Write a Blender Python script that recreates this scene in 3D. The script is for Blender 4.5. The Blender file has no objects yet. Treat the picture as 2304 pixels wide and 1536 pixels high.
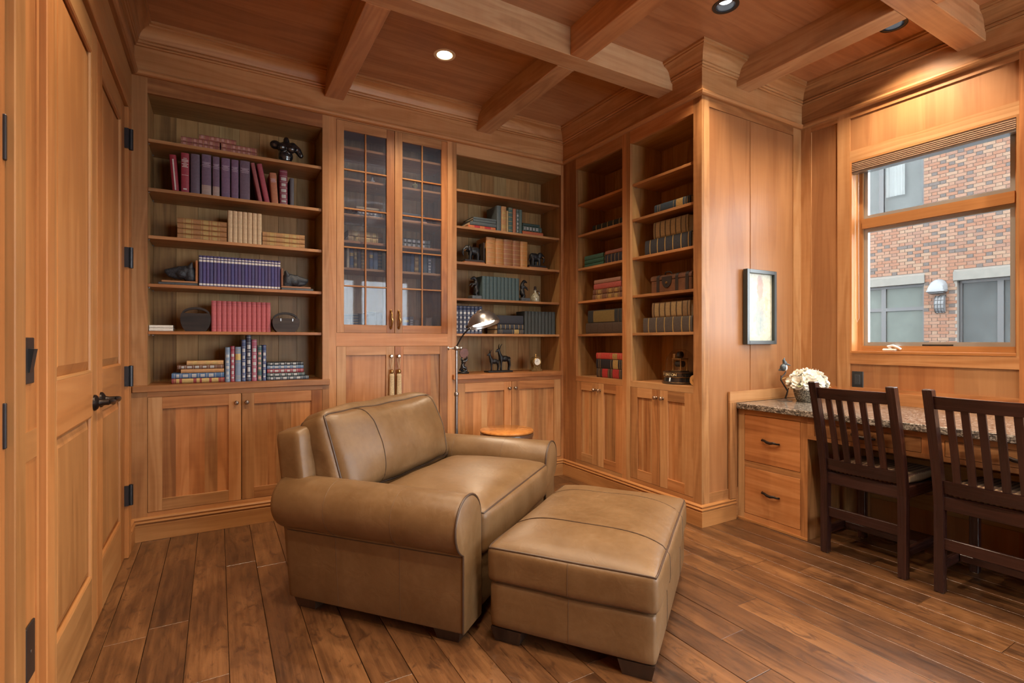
import bpy, bmesh, math, random
from mathutils import Vector, Matrix
random.seed(7)
PI = math.pi
SC = bpy.context.scene
COL = SC.collection

# ---------------------------------------------------------------- camera, world, exposure
cam_d = bpy.data.cameras.new('camera')
cam_d.sensor_width = 36.0
cam_d.sensor_fit = 'HORIZONTAL'
cam_d.lens = 1147.0 / 2304.0 * 36.0
cam_d.clip_start = 0.02
cam = bpy.data.objects.new('camera', cam_d)
COL.objects.link(cam)
cam.location = (0, 0, 1.2)
cam.rotation_euler = (PI / 2, 0, -math.radians(30))
SC.camera = cam

W = bpy.data.worlds.new('overcast_sky')
SC.world = W
W.use_nodes = True
W.node_tree.nodes['Background'].inputs[0].default_value = (0.86, 0.93, 1.0, 1)
W.node_tree.nodes['Background'].inputs[1].default_value = 10.5

SC.view_settings.view_transform = 'Standard'
SC.view_settings.look = 'None'
SC.view_settings.gamma = 1.0
SC.view_settings.use_curve_mapping = False
SC.view_settings.exposure = 0.42
SC.cycles.use_denoising = True
SC.cycles.caustics_reflective = False
SC.cycles.caustics_refractive = False
SC.cycles.max_bounces = 6
SC.cycles.diffuse_bounces = 3
SC.cycles.glossy_bounces = 3
SC.cycles.transmission_bounces = 4
SC.cycles.transparent_max_bounces = 6
SC.cycles.use_adaptive_sampling = True
SC.cycles.adaptive_threshold = 0.10
SC.cycles.adaptive_min_samples = 16
SC.cycles.sample_clamp_indirect = 6.0

SPOT_W = 82.0          # one ceiling downlight
LAMP_W = 5.0           # reading lamp bulb

def portal(name, loc, rot, sx, sy):
    d = bpy.data.lights.new(name, 'AREA')
    d.shape = 'RECTANGLE'; d.size = sx; d.size_y = sy
    d.cycles.is_portal = True
    o = bpy.data.objects.new(name, d); COL.objects.link(o)
    o.location = loc; o.rotation_euler = rot
    return o
# daylight enters through the openings of the window wall
portal('daylight_portal', (4.02, 1.468, 1.79), (0, PI / 2, 0), 1.33, 0.87)
portal('daylight_portal', (4.02, -1.15, 1.27), (0, PI / 2, 0), 2.42, 2.10)
portal('daylight_portal', (2.4, -2.82, 1.40), (PI / 2, 0, 0), 2.2, 2.2)

# ---------------------------------------------------------------- helpers
OFF = {}
def tag(o, label=None, cat=None, group=None, kind=None):
    if label: o['label'] = label
    if cat: o['category'] = cat
    if group: o['group'] = group
    if kind: o['kind'] = kind
    return o

def empty(name, loc=(0, 0, 0), rz=0.0, label=None, cat=None, group=None, kind=None):
    o = bpy.data.objects.new(name, None)
    o.empty_display_size = 0.05
    COL.objects.link(o)
    o.location = loc
    o.rotation_euler = (0, 0, rz)
    return tag(o, label, cat, group, kind)

def link(name, me, parent=None, loc=None, rot=None):
    o = bpy.data.objects.new(name, me)
    COL.objects.link(o)
    if parent is not None: o.parent = parent
    if loc is not None: o.location = loc
    if rot is not None: o.rotation_euler = rot
    return o

class MB:
    """collects shapes into one mesh; u runs along the grain, tint differs from board to board"""
    def __init__(s):
        s.v = []; s.f = []; s.uv = []; s.t = []; s.mi = []; s.m = 0
        s.xf = None; s.fix = None
    def _add(s, vs, fs, uvs, tint=None):
        b = len(s.v)
        if s.xf is not None:
            vs = [tuple(s.xf @ Vector(p)) for p in vs]
        s.v.extend(vs)
        t = random.random() if tint is None else tint
        for f, u in zip(fs, uvs):
            s.f.append([b + i for i in f]); s.uv.append(u); s.t.append(t); s.mi.append(s.m)
    def raw(s, vs, fs, grain=2, tint=None):
        ou, ov = s.fix or (random.random() * 9, random.random() * 9)
        uvs = []
        for f in fs:
            P = [Vector(vs[i]) for i in f]
            n = (P[1] - P[0]).cross(P[2] - P[0]) if len(P) > 2 else Vector((0, 0, 1))
            a = max(range(3), key=lambda i: abs(n[i]))
            ax = [i for i in range(3) if i != a]
            if grain in ax: g = grain; o = [i for i in ax if i != grain][0]
            else: g, o = ax
            k = 1.0 if grain in ax else 0.15
            uvs.append([(p[g] * k + ou, p[o] + ov) for p in P])
        s._add([tuple(p) for p in vs], fs, uvs, tint)
        return s
    def box(s, x0, y0, z0, x1, y1, z1, g=None, c=0.0, tint=None):
        if x1 < x0: x0, x1 = x1, x0
        if y1 < y0: y0, y1 = y1, y0
        if z1 < z0: z0, z1 = z1, z0
        L = (x1 - x0, y1 - y0, z1 - z0)
        if g is None: g = max(range(3), key=lambda i: L[i])
        if c <= 0:
            vs = [(x, y, z) for x in (x0, x1) for y in (y0, y1) for z in (z0, z1)]
            fs = [(0, 1, 3, 2), (4, 6, 7, 5), (0, 4, 5, 1), (2, 3, 7, 6), (0, 2, 6, 4), (1, 5, 7, 3)]
            return s.raw(vs, fs, g, tint)
        c = min(c, min(L) * 0.45)
        lo, hi = (x0, y0, z0), (x1, y1, z1)
        vs = []; idx = {}
        for sx in (0, 1):
            for sy in (0, 1):
                for sz in (0, 1):
                    sg = (sx, sy, sz)
                    for a in range(3):
                        p = []
                        for i in range(3):
                            e = hi[i] if sg[i] else lo[i]
                            if i != a: e += -c if sg[i] else c
                            p.append(e)
                        idx[(sg, a)] = len(vs); vs.append(tuple(p))
        fs = []
        def face(pts, nrm):
            P = [Vector(vs[i]) for i in pts]
            n = (P[1] - P[0]).cross(P[2] - P[0])
            if n.dot(Vector(nrm)) < 0: pts = pts[::-1]
            fs.append(tuple(pts))
        for a in range(3):
            b, d = [i for i in range(3) if i != a]
            for sa in (0, 1):
                def sg(sb, sd):
                    q = [0, 0, 0]; q[a] = sa; q[b] = sb; q[d] = sd; return tuple(q)
                n = [0, 0, 0]; n[a] = 1 if sa else -1
                face([idx[(sg(0, 0), a)], idx[(sg(1, 0), a)], idx[(sg(1, 1), a)], idx[(sg(0, 1), a)]], n)
        for a in range(3):      # edges parallel to a
            b, d = [i for i in range(3) if i != a]
            for sb in (0, 1):
                for sd in (0, 1):
                    q0 = [0, 0, 0]; q0[b] = sb; q0[d] = sd; q1 = list(q0); q1[a] = 1
                    q0, q1 = tuple(q0), tuple(q1)
                    n = [0, 0, 0]; n[b] = 1 if sb else -1; n[d] = 1 if sd else -1
                    face([idx[(q0, b)], idx[(q1, b)], idx[(q1, d)], idx[(q0, d)]], n)
        for sx in (0, 1):
            for sy in (0, 1):
                for sz in (0, 1):
                    q = (sx, sy, sz)
                    face([idx[(q, 0)], idx[(q, 1)], idx[(q, 2)]], [1 if i else -1 for i in q])
        return s.raw(vs, fs, g, tint)
    def prism(s, prof, O, D, A, B, t0, t1, m0=0.0, m1=0.0, closed=True, tint=None):
        """profile (a,b) swept along D from t0 to t1; ends mitred by m*a"""
        O, D, A, B = Vector(O), Vector(D), Vector(A), Vector(B)
        n = len(prof); vs = []
        for (a, b) in prof: vs.append(tuple(O + D * (t0 + m0 * a) + A * a + B * b))
        for (a, b) in prof: vs.append(tuple(O + D * (t1 + m1 * a) + A * a + B * b))
        fs = []; uvs = []; ou = random.random() * 9; acc = random.random() * 9
        flip = A.cross(B).dot(D) < 0
        area = sum(prof[i][0] * prof[(i + 1) % n][1] - prof[(i + 1) % n][0] * prof[i][1] for i in range(n))
        if area < 0: flip = not flip
        rng = range(n) if closed else range(n - 1)
        for i in rng:
            j = (i + 1) % n
            dl = math.hypot(prof[j][0] - prof[i][0], prof[j][1] - prof[i][1])
            f = (i, j, n + j, n + i); u = [(t0 + ou, acc), (t0 + ou, acc + dl), (t1 + ou, acc + dl), (t1 + ou, acc)]
            if flip: f = f[::-1]; u = u[::-1]
            fs.append(f); uvs.append(u); acc += dl
        if closed:
            c0 = tuple(range(n))[::-1]; c1 = tuple(range(n, 2 * n))
            if flip: c0, c1 = c0[::-1], c1[::-1]
            fs.append(c0); uvs.append([prof[i % n] for i in c0]); fs.append(c1); uvs.append([prof[i % n] for i in c1])
        s._add(vs, fs, uvs, tint)
        return s
    def rings(s, R, cap=True, wrap=True, tint=None, flip=False):
        """loft through rings of equal point count"""
        n = len(R[0]); vs = [tuple(p) for r in R for p in r]; fs = []; uvs = []
        cum = [0.0]
        for i in range(1, len(R)):
            cum.append(cum[-1] + (Vector(R[i][0]) - Vector(R[i - 1][0])).length)
        per = sum((Vector(R[0][(i + 1) % n]) - Vector(R[0][i])).length for i in range(n)) or 0.1
        for i in range(len(R) - 1):
            for j in range(n if wrap else n - 1):
                k = (j + 1) % n
                f = (i * n + j, i * n + k, (i + 1) * n + k, (i + 1) * n + j)
                u = [(cum[i], per * j / n), (cum[i], per * (j + 1) / n), (cum[i + 1], per * (j + 1) / n), (cum[i + 1], per * j / n)]
                if flip: f = f[::-1]; u = u[::-1]
                fs.append(f); uvs.append(u)
        if cap:
            c0 = tuple(range(n))[::-1]; c1 = tuple(range((len(R) - 1) * n, len(R) * n))
            if flip: c0, c1 = c0[::-1], c1[::-1]
            for c in (c0, c1):
                fs.append(c); uvs.append([(vs[i][0], vs[i][1]) for i in c])
        s._add(vs, fs, uvs, tint)
        return s
    def lathe(s, prof, c=(0, 0, 0), axis=2, seg=20, cap=True, tint=None):
        """prof: list of (radius, height) along the axis"""
        R = []
        e = [Vector((1, 0, 0)), Vector((0, 1, 0)), Vector((0, 0, 1))]
        Z = e[axis]; X = e[(axis + 1) % 3]; Y = e[(axis + 2) % 3]
        for (r, h) in prof:
            r = max(r, 1e-5)
            R.append([Vector(c) + Z * h + X * (r * math.cos(2 * PI * k / seg)) + Y * (r * math.sin(2 * PI * k / seg)) for k in range(seg)])
        up = prof[-1][1] >= prof[0][1]
        return s.rings(R, cap, True, tint, flip=not up)
    def tube(s, pts, r, seg=8, cap=True, tint=None):
        P = [Vector(p) for p in pts]; R = []
        rr = r if isinstance(r, (list, tuple)) else [r] * len(P)
        prev = None
        for i, p in enumerate(P):
            d = (P[min(i + 1, len(P) - 1)] - P[max(i - 1, 0)]).normalized()
            if prev is None:
                a = Vector((0, 0, 1)) if abs(d.z) < 0.9 else Vector((1, 0, 0))
                x = d.cross(a).normalized()
            else:
                x = (prev - d * prev.dot(d)).normalized()
            prev = x; y = d.cross(x)
            R.append([p + (x * math.cos(2 * PI * k / seg) + y * math.sin(2 * PI * k / seg)) * rr[i] for k in range(seg)])
        return s.rings(R, cap, True, tint)
    def ball(s, c, r, seg=12, rg=8, tint=None):
        if not isinstance(r, (list, tuple)): r = (r, r, r)
        R = []
        for i in range(rg + 1):
            a = -PI / 2 + PI * i / rg
            q = max(math.cos(a), 1e-3)
            R.append([(c[0] + r[0] * q * math.cos(2 * PI * k / seg), c[1] + r[1] * q * math.sin(2 * PI * k / seg), c[2] + r[2] * math.sin(a)) for k in range(seg)])
        return s.rings(R, True, True, tint)
    def mesh(s, name, mats, smooth=True, angle=35):
        me = bpy.data.meshes.new(name)
        me.from_pydata(s.v, [], s.f)
        uvl = me.uv_layers.new(name='UVMap')
        flat = [c for u in s.uv for p in u for c in p]
        uvl.data.foreach_set('uv', flat)
        at = me.attributes.new('tint', 'FLOAT', 'FACE')
        at.data.foreach_set('value', s.t)
        if not isinstance(mats, (list, tuple)): mats = [mats]
        for m in mats: me.materials.append(m)
        if len(mats) > 1: me.polygons.foreach_set('material_index', s.mi)
        if smooth:
            me.shade_smooth()
            me.set_sharp_from_angle(angle=math.radians(angle))
        me.update()
        return me
    def build(s, name, mats, parent=None, loc=None, rot=None, smooth=True, angle=35):
        return link(name, s.mesh(name, mats, smooth, angle), parent, loc, rot)

def evaluated(me, mods, name):
    """bake modifiers into a plain mesh; mods: list of (type, dict)"""
    o = bpy.data.objects.new('bake', me); COL.objects.link(o)
    for i, (ty, kw) in enumerate(mods):
        m = o.modifiers.new('m%d' % i, ty)
        for k, v in kw.items(): setattr(m, k, v)
    dg = bpy.context.evaluated_depsgraph_get()
    out = bpy.data.meshes.new_from_object(o.evaluated_get(dg), preserve_all_data_layers=True, depsgraph=dg)
    out.name = name
    bpy.data.objects.remove(o)
    return out

def blob(name, mat, balls=(), limbs=(), voxel=0.004, smooth=6):
    """one continuous surface from ellipsoids and tapered limbs"""
    mb = MB()
    for b in balls:
        c, r = b[0], b[1]
        if len(b) > 2:
            mb.xf = Matrix.Translation(c) @ b[2].to_4x4(); mb.ball((0, 0, 0), r, 14, 10); mb.xf = None
        else: mb.ball(c, r, 14, 10)
    for pts, rr in limbs:
        mb.tube(pts, rr, 10)
        mb.ball(pts[0], rr[0] if isinstance(rr, (list, tuple)) else rr, 10, 6)
        mb.ball(pts[-1], rr[-1] if isinstance(rr, (list, tuple)) else rr, 10, 6)
    me = mb.mesh(name, mat, False)
    out = evaluated(me, [('REMESH', dict(mode='VOXEL', voxel_size=voxel)), ('SMOOTH', dict(factor=0.5, iterations=smooth))], name)
    out.materials.clear(); out.materials.append(mat)
    out.shade_smooth()
    return out

ORD = ['first', 'second', 'third', 'fourth', 'fifth', 'sixth', 'seventh', 'eighth', 'ninth', 'tenth', 'eleventh', 'twelfth',
       'thirteenth', 'fourteenth', 'fifteenth', 'sixteenth', 'seventeenth', 'eighteenth', 'nineteenth', 'twentieth',
       'twenty-first', 'twenty-second', 'twenty-third', 'twenty-fourth']

# ---------------------------------------------------------------- materials
class NT:
    def __init__(s, name):
        s.mat = bpy.data.materials.new(name); s.mat.use_nodes = True
        s.t = s.mat.node_tree; s.n = s.t.nodes; s.l = s.t.links
        s.b = s.n['Principled BSDF']; s.out = s.n['Material Output']
    def node(s, ty, **kw):
        n = s.n.new(ty)
        for k, v in kw.items():
            if k.startswith('in_'): n.inputs[k[3:]].default_value = v
            else: setattr(n, k, v)
        return n
    def set(s, inp, v):
        if hasattr(v, 'is_linked') or isinstance(v, bpy.types.NodeSocket): s.l.new(v, inp)
        else: inp.default_value = v
    def math(s, op, a, b=0.0, c=None):
        n = s.n.new('ShaderNodeMath'); n.operation = op
        s.set(n.inputs[0], a); s.set(n.inputs[1], b)
        if c is not None: s.set(n.inputs[2], c)
        return n.outputs[0]
    def comb(s, x, y, z):
        n = s.n.new('ShaderNodeCombineXYZ')
        for i, v in enumerate((x, y, z)): s.set(n.inputs[i], v)
        return n.outputs[0]
    def sep(s, v):
        n = s.n.new('ShaderNodeSeparateXYZ'); s.l.new(v, n.inputs[0]); return n.outputs
    def noise(s, vec, scale=1.0, detail=2.0, rough=0.5, dist=0.0):
        n = s.n.new('ShaderNodeTexNoise'); s.l.new(vec, n.inputs['Vector'])
        n.inputs['Scale'].default_value = scale; n.inputs['Detail'].default_value = detail
        n.inputs['Roughness'].default_value = rough; n.inputs['Distortion'].default_value = dist
        return n.outputs['Fac']
    def ramp(s, fac, stops, interp='LINEAR'):
        n = s.n.new('ShaderNodeValToRGB'); n.color_ramp.interpolation = interp
        e = n.color_ramp.elements
        while len(e) > 1: e.remove(e[-1])
        e[0].position = stops[0][0]; e[0].color = (*stops[0][1], 1)
        for p, c in stops[1:]:
            q = e.new(p); q.color = (*c, 1)
        s.l.new(fac, n.inputs[0]); return n.outputs[0]
    def mix(s, fac, a, b, mode='MIX'):
        n = s.n.new('ShaderNodeMix'); n.data_type = 'RGBA'; n.blend_type = mode
        s.set(n.inputs[0], fac)
        for i, v in ((6, a), (7, b)):
            if isinstance(v, tuple): n.inputs[i].default_value = (*v, 1) if len(v) == 3 else v
            else: s.l.new(v, n.inputs[i])
        return n.outputs[2]
    def bump(s, h, strength=0.2, dist=0.002):
        n = s.n.new('ShaderNodeBump'); n.inputs['Strength'].default_value = strength; n.inputs['Distance'].default_value = dist
        s.l.new(h, n.inputs['Height']); s.l.new(n.outputs[0], s.b.inputs['Normal'])
    def coord(s, which='Object'):
        return s.n.new('ShaderNodeTexCoord').outputs[which]
    def rnd(s): return s.n.new('ShaderNodeObjectInfo').outputs['Random']
    def fin(s, color=None, rough=None, metal=None, spec=None, coat=None, coatr=None):
        for k, v in (('Base Color', color), ('Roughness', rough), ('Metallic', metal), ('Specular IOR Level', spec), ('Coat Weight', coat), ('Coat Roughness', coatr)):
            if v is None: continue
            if isinstance(v, tuple): v = (*v, 1) if len(v) == 3 else v
            s.set(s.b.inputs[k], v)
        return s.mat

def wood(name, dark, mid, light, rough=0.44, figure=0.7, vary=0.36, coat=0.12, contrast=1.0, spec=0.27):
    t = NT(name)
    uv = t.coord('UV'); o = t.sep(uv)
    at = t.node('ShaderNodeAttribute', attribute_name='tint'); tint = at.outputs['Fac']
    sh = t.math('ADD', t.math('MULTIPLY', tint, 53.0), t.math('MULTIPLY', t.rnd(), 31.0))
    fine = t.noise(t.comb(t.math('MULTIPLY', o[0], 2.2), t.math('MULTIPLY', o[1], 90.0), sh), 1.0, 3.0, 0.6)
    broad = t.noise(t.comb(t.math('MULTIPLY', o[0], 0.9), t.math('MULTIPLY', o[1], 9.0), sh), 1.0, 2.0, 0.5, 0.3)
    ring = t.math('MULTIPLY_ADD', t.math('SINE', t.math('MULTIPLY', broad, 42.0)), 0.5, 0.5)
    curl = t.noise(t.comb(t.math('MULTIPLY', o[0], 34.0), t.math('MULTIPLY', o[1], 5.0), sh), 1.0, 1.0, 0.5)
    f = t.math('ADD', t.math('MULTIPLY', broad, 0.62), t.math('MULTIPLY', fine, 0.27 * contrast))
    f = t.math('ADD', f, t.math('MULTIPLY', ring, 0.10 * figure * 2))
    f = t.math('ADD', f, t.math('MULTIPLY', t.math('SUBTRACT', curl, 0.5), 0.12 * figure))
    f = t.math('ADD', f, t.math('MULTIPLY', t.math('SUBTRACT', tint, 0.5), vary))
    f = t.math('ADD', f, t.math('MULTIPLY', t.math('SUBTRACT', t.rnd(), 0.5), vary * 0.35))
    col = t.ramp(f, [(0.26, dark), (0.53, mid), (0.84, light)])
    hue = t.math('FRACT', t.math('ADD', t.math('MULTIPLY', tint, 7.31), t.math('MULTIPLY', t.rnd(), 3.7)))
    col = t.mix(1.0, col, t.mix(hue, (1.08, .93, .82), (.96, 1.05, 1.12)), 'MULTIPLY')
    t.bump(fine, 0.05, 0.001)
    r = t.math('ADD', t.math('MULTIPLY', fine, 0.12), rough - 0.06)
    return t.fin(col, r, None, spec, coat, 0.34)

def plain(name, color, rough=0.5, metal=0.0, noise=0.0, nscale=60.0, spec=0.5, coat=None, bump=0.0, rvary=0.0):
    t = NT(name)
    if noise > 0 or rvary > 0:
        v = t.coord('Object')
        n = t.noise(v, nscale, 3.0, 0.6)
        f = n
        if rvary > 0: f = t.math('ADD', n, t.math('MULTIPLY', t.math('SUBTRACT', t.rnd(), 0.5), rvary / max(noise, 0.01)))
        a = tuple(max(c * (1 - noise), 0) for c in color); b = tuple(min(c * (1 + noise), 1) for c in color)
        col = t.ramp(f, [(0.25, a), (0.75, b)])
        if bump > 0: t.bump(n, bump, 0.002)
        return t.fin(col, rough, metal, spec, coat)
    return t.fin(color, rough, metal, spec, coat)

M = {}
M['cherry'] = wood('cherry_wood', (0.225, 0.090, 0.031), (0.385, 0.172, 0.063), (0.520, 0.272, 0.118))
M['veneer'] = wood('cherry_veneer', (0.270, 0.108, 0.040), (0.370, 0.162, 0.062), (0.465, 0.225, 0.094), figure=0.35, vary=0.10, contrast=0.7)
M['cherry_light'] = wood('cherry_door_wood', (0.255, 0.104, 0.032), (0.400, 0.182, 0.062), (0.525, 0.280, 0.112), figure=0.3, vary=0.16)
M['cherry_back'] = wood('bookcase_back_wood', (0.165, 0.090, 0.034), (0.300, 0.172, 0.066), (0.420, 0.260, 0.110), rough=0.42, figure=0.7, vary=0.26, coat=0.05, contrast=1.5)
M['cherry_ceil'] = wood('ceiling_wood', (0.300, 0.128, 0.054), (0.430, 0.205, 0.094), (0.540, 0.290, 0.145), rough=0.30, figure=0.7, vary=0.12, spec=0.5, coat=0.25)  # same wood as below, lightened in place of bounce light and daylight
M['beam'] = wood('beam_wood', (0.340, 0.160, 0.070), (0.500, 0.265, 0.125), (0.610, 0.370, 0.195), rough=0.30, figure=0.9, vary=0.12, spec=0.5, coat=0.25)  # tone raised too, to make up for light missing at the ceiling
M['walnut'] = wood('dark_chair_wood', (0.014, 0.005, 0.004), (0.028, 0.010, 0.008), (0.052, 0.019, 0.013), rough=0.27, vary=0.12, coat=0.5)
M['darkwood'] = wood('dark_carved_wood', (0.012, 0.008, 0.007), (0.030, 0.020, 0.016), (0.060, 0.040, 0.030), rough=0.5, coat=0.0)
M['foot'] = wood('dark_foot_wood', (0.020, 0.010, 0.007), (0.040, 0.022, 0.014), (0.070, 0.040, 0.026), rough=0.4)
M['plinth'] = wood('plinth_wood', (0.20, 0.08, 0.03), (0.32, 0.14, 0.06), (0.42, 0.20, 0.09), rough=0.35)
def floor_mat():
    t = NT('hand_scraped_floor')
    uv = t.coord('UV'); o = t.sep(uv)
    at = t.node('ShaderNodeAttribute', attribute_name='tint'); tint = at.outputs['Fac']
    sh = t.math('ADD', t.math('MULTIPLY', tint, 53.0), t.math('MULTIPLY', t.rnd(), 91.0))
    fine = t.noise(t.comb(t.math('MULTIPLY', o[0], 3.0), t.math('MULTIPLY', o[1], 70.0), sh), 1.0, 4.0, 0.65)
    broad = t.noise(t.comb(t.math('MULTIPLY', o[0], 1.8), t.math('MULTIPLY', o[1], 7.0), sh), 1.0, 4.0, 0.6, 0.6)
    mark = t.noise(t.comb(t.math('MULTIPLY', o[0], 11.0), t.math('MULTIPLY', o[1], 22.0), sh), 1.0, 4.0, 0.7, 1.0)
    f = t.math('ADD', t.math('MULTIPLY', broad, 0.60), t.math('MULTIPLY', fine, 0.30))
    f = t.math('ADD', f, t.math('MULTIPLY', t.math('SUBTRACT', t.rnd(), 0.5), 0.12))
    col = t.ramp(f, [(0.30, (0.030, 0.012, 0.005)), (0.45, (0.112, 0.046, 0.016)), (0.63, (0.235, 0.106, 0.039))])
    m = t.ramp(mark, [(0.53, (0, 0, 0)), (0.66, (1, 1, 1))])
    col = t.mix(t.math('MULTIPLY', m, 0.75), col, (0.045, 0.018, 0.008))
    h = t.math('ADD', t.math('MULTIPLY', fine, 0.35), t.math('ADD', broad, t.math('MULTIPLY', mark, -0.4)))
    t.bump(h, 0.40, 0.005)
    r = t.math('ADD', t.math('MULTIPLY', fine, 0.16), 0.26)
    return t.fin(col, r, None, 0.7, 0.45, 0.36)
M['floor'] = floor_mat()

def leather_mat():
    t = NT('tan_leather')
    v = t.coord('Object')
    big = t.noise(v, 5.0, 3.0, 0.55)
    mid = t.noise(v, 38.0, 3.0, 0.6)
    vor = t.node('ShaderNodeTexVoronoi', feature='DISTANCE_TO_EDGE'); t.l.new(v, vor.inputs['Vector']); vor.inputs['Scale'].default_value = 420.0
    f = t.math('ADD', t.math('MULTIPLY', big, 0.7), t.math('MULTIPLY', mid, 0.3))
    col = t.ramp(f, [(0.30, (0.112, 0.058, 0.022)), (0.55, (0.152, 0.085, 0.037)), (0.78, (0.195, 0.116, 0.056))])
    wr = t.noise(v, 11.0, 2.0, 0.5, 1.6)
    h = t.math('ADD', t.math('MULTIPLY', vor.outputs['Distance'], 0.25), t.math('MULTIPLY', mid, 0.25))
    h = t.math('ADD', h, t.math('MULTIPLY', wr, 2.2))
    t.bump(h, 0.22, 0.004)
    return t.fin(col, t.math('ADD', t.math('MULTIPLY', mid, 0.16), 0.33), None, 0.45)
M['leather'] = leather_mat()
M['welt'] = plain('leather_piping', (0.050, 0.026, 0.014), 0.45)
M['seam'] = plain('leather_seam', (0.090, 0.050, 0.024), 0.5)
M['black'] = plain('black_plastic', (0.012, 0.012, 0.013), 0.35)
M['bronze'] = plain('oil_rubbed_bronze', (0.035, 0.026, 0.022), 0.32, 0.8)
M['hinge'] = plain('dark_hinge_metal', (0.045, 0.045, 0.050), 0.35, 0.7)
M['knob'] = plain('antique_nickel', (0.36, 0.28, 0.22), 0.25, 0.95, 0.25, 90)
M['brass'] = plain('aged_brass', (0.42, 0.26, 0.10), 0.32, 0.95, 0.35, 70)
M['steel'] = plain('brushed_steel', (0.36, 0.35, 0.35), 0.28, 0.95, 0.1, 80)
M['blackgloss'] = plain('polished_black_bronze', (0.010, 0.012, 0.015), 0.16, 0.0, 0.0, 60, 0.7, 0.5)
M['blackrough'] = plain('blackened_bronze', (0.014, 0.014, 0.016), 0.42, 0.3, 0.4, 120, 0.5, None, 0.6)
M['fur'] = plain('dark_carved_fur', (0.030, 0.034, 0.042), 0.5, 0.2, 0.75, 170, 0.5, None, 1.0)
M['paper'] = plain('aged_paper', (0.58, 0.47, 0.32), 0.85, 0, 0.15, 120)
M['white'] = plain('white_paint', (0.75, 0.74, 0.70), 0.5)
M['stone'] = plain('grey_slate', (0.055, 0.060, 0.066), 0.45, 0, 0.4, 40)
# ================================================================ THE SETTING
XL, YB, XR, YR, XW, YF = -0.445, 3.77, 2.715, 2.245, 3.82, -2.60   # left wall, back cabinets, right cabinets, return, window wall, wall behind
ZC = 3.09

# ---------------------------------------------------------------- floor of hand-scraped planks
fl = MB().box(XL - .25, YF - .25, -0.06, XW + .25, YB + .45, -0.0121)
floor = tag(fl.build('floor', M['foot']), kind='structure')
PW = 0.1435
x = -0.25 - 2 * PW
k = 0
while x < XW + 0.02:
    y = YF - random.random() * 1.2
    while y < YB + 0.40:
        L = random.choice((0.8, 1.2, 1.5, 1.8, 2.1))
        y0, y1 = max(y, YF - 0.1), min(y + L, YB + 0.40)
        x0, x1 = max(x, XL - .12), min(x + PW, XW + .1)
        if y1 - y0 > 0.08 and x1 - x0 > 0.03:
            dz = -random.random() * 0.0012
            MB().box(x0 + .0011, y0 + .0008, -0.0119, x1 - .0011, y1 - .0008, dz, g=1, c=0.0010).build('plank', M['floor'], floor)
        y += L
    x += PW

# ---------------------------------------------------------------- ceiling: panels between beams
ce = MB().box(XL - .25, YF - .25, ZC + .045, XW + .25, YB + .45, ZC + .12)
ceiling = tag(ce.build('ceiling', M['cherry_ceil']), kind='structure')
BX = [(-0.535, -0.405), (0.651, 0.780), (1.836, 1.965), (3.046, 3.182)]
BY = [(2.478, 2.610), (1.170, 1.300), (-0.130, 0.0), (-1.430, -1.300)]
ZB = 2.92
cx = [XL - .1, 0.651, 1.836, 3.046, XW + .1]
cx0 = [XL - .1, 0.780, 1.965, 3.182]
cy = [YF - .1, -1.430, -0.130, 1.170, 2.478, YB + .1]
cy0 = [YF - .1, -1.300, 0.0, 1.300, 2.610]
DL = [(1.297, 3.135, True), (2.478, 1.885, True), (3.500, 1.500, True), (1.30, 1.885, True), (0.10, 1.885, True),
      (1.30, 0.55, True), (2.48, 0.55, True), (0.10, 0.55, True), (1.30, -0.75, True), (2.48, -0.75, True), (3.5, 0.40, True)]
def pan(x0, y0, x1, y1):
    """ceiling panel, left open round a downlight"""
    mb = MB(); tn = random.random(); mb.fix = (random.random() * 9, random.random() * 9)
    hole = [d for d in DL if x0 < d[0] < x1 and y0 < d[1] < y1]
    if not hole:
        mb.box(x0, y0, ZC, x1, y1, ZC + .02, g=0, tint=tn)
    else:
        hx, hy = hole[0][:2]; r = .058; n = 32
        ring = [(hx + r * math.cos(2 * PI * i / n), hy + r * math.sin(2 * PI * i / n), ZC) for i in range(n)]
        sq = []
        for i in range(n):
            a = 2 * PI * i / n; c, s = math.cos(a), math.sin(a); q = .09 / max(abs(c), abs(s))
            sq.append((hx + q * c, hy + q * s, ZC))
        vs = ring + sq
        fs = [(i, (i + 1) % n, n + (i + 1) % n, n + i) for i in range(n)]
        mb.raw(vs, fs, 0, tn)
        top = [(a, b, c + .02) for a, b, c in ring]
        mb.raw(ring + top, [(i, n + i, n + (i + 1) % n, (i + 1) % n) for i in range(n)], 2, tn)
        e = .09
        for (a0, b0, a1, b1) in ((x0, y0, hx - e, y1), (hx + e, y0, x1, y1), (hx - e, y0, hx + e, hy - e), (hx - e, hy + e, hx + e, y1)):
            mb.raw([(a0, b0, ZC), (a1, b0, ZC), (a1, b1, ZC), (a0, b1, ZC)], [(0, 3, 2, 1)], 0, tn)
    mb.build('ceiling_panel', M['cherry_ceil'], ceiling)
for i in range(4):
    for j in range(5):
        pan(cx0[i], cy0[j], cx[i + 1], cy[j + 1])
beamprof = [(-.5, 0), (-.5, 1)]
def beam(x0, y0, x1, y1):
    mb = MB().box(x0, y0, ZB, x1, y1, ZC + .03, c=0.003)
    return mb.build('beam', M['beam'], ceiling)
for (a, b) in BY: beam(XL - .05, a, 2.73 if a > YR else XW + .05, b)
ys = [YB + .02] + [v for p in BY for v in (p[1], p[0])] + [YF - .05]
for (a, b) in BX[1:]:
    top = YB + .02 if b < 3 else YR + .02
    segs = [(2.610, top), (1.300, 2.478), (0.0, 1.170), (-1.300, -0.130), (YF - .05, -1.430)]
    for (q0, q1) in segs:
        if b > 3 and q0 > YR: continue
        if b > 3 and q0 == 1.300: q1 = YR + .02
        beam(a, q0, b, q1)

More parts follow.
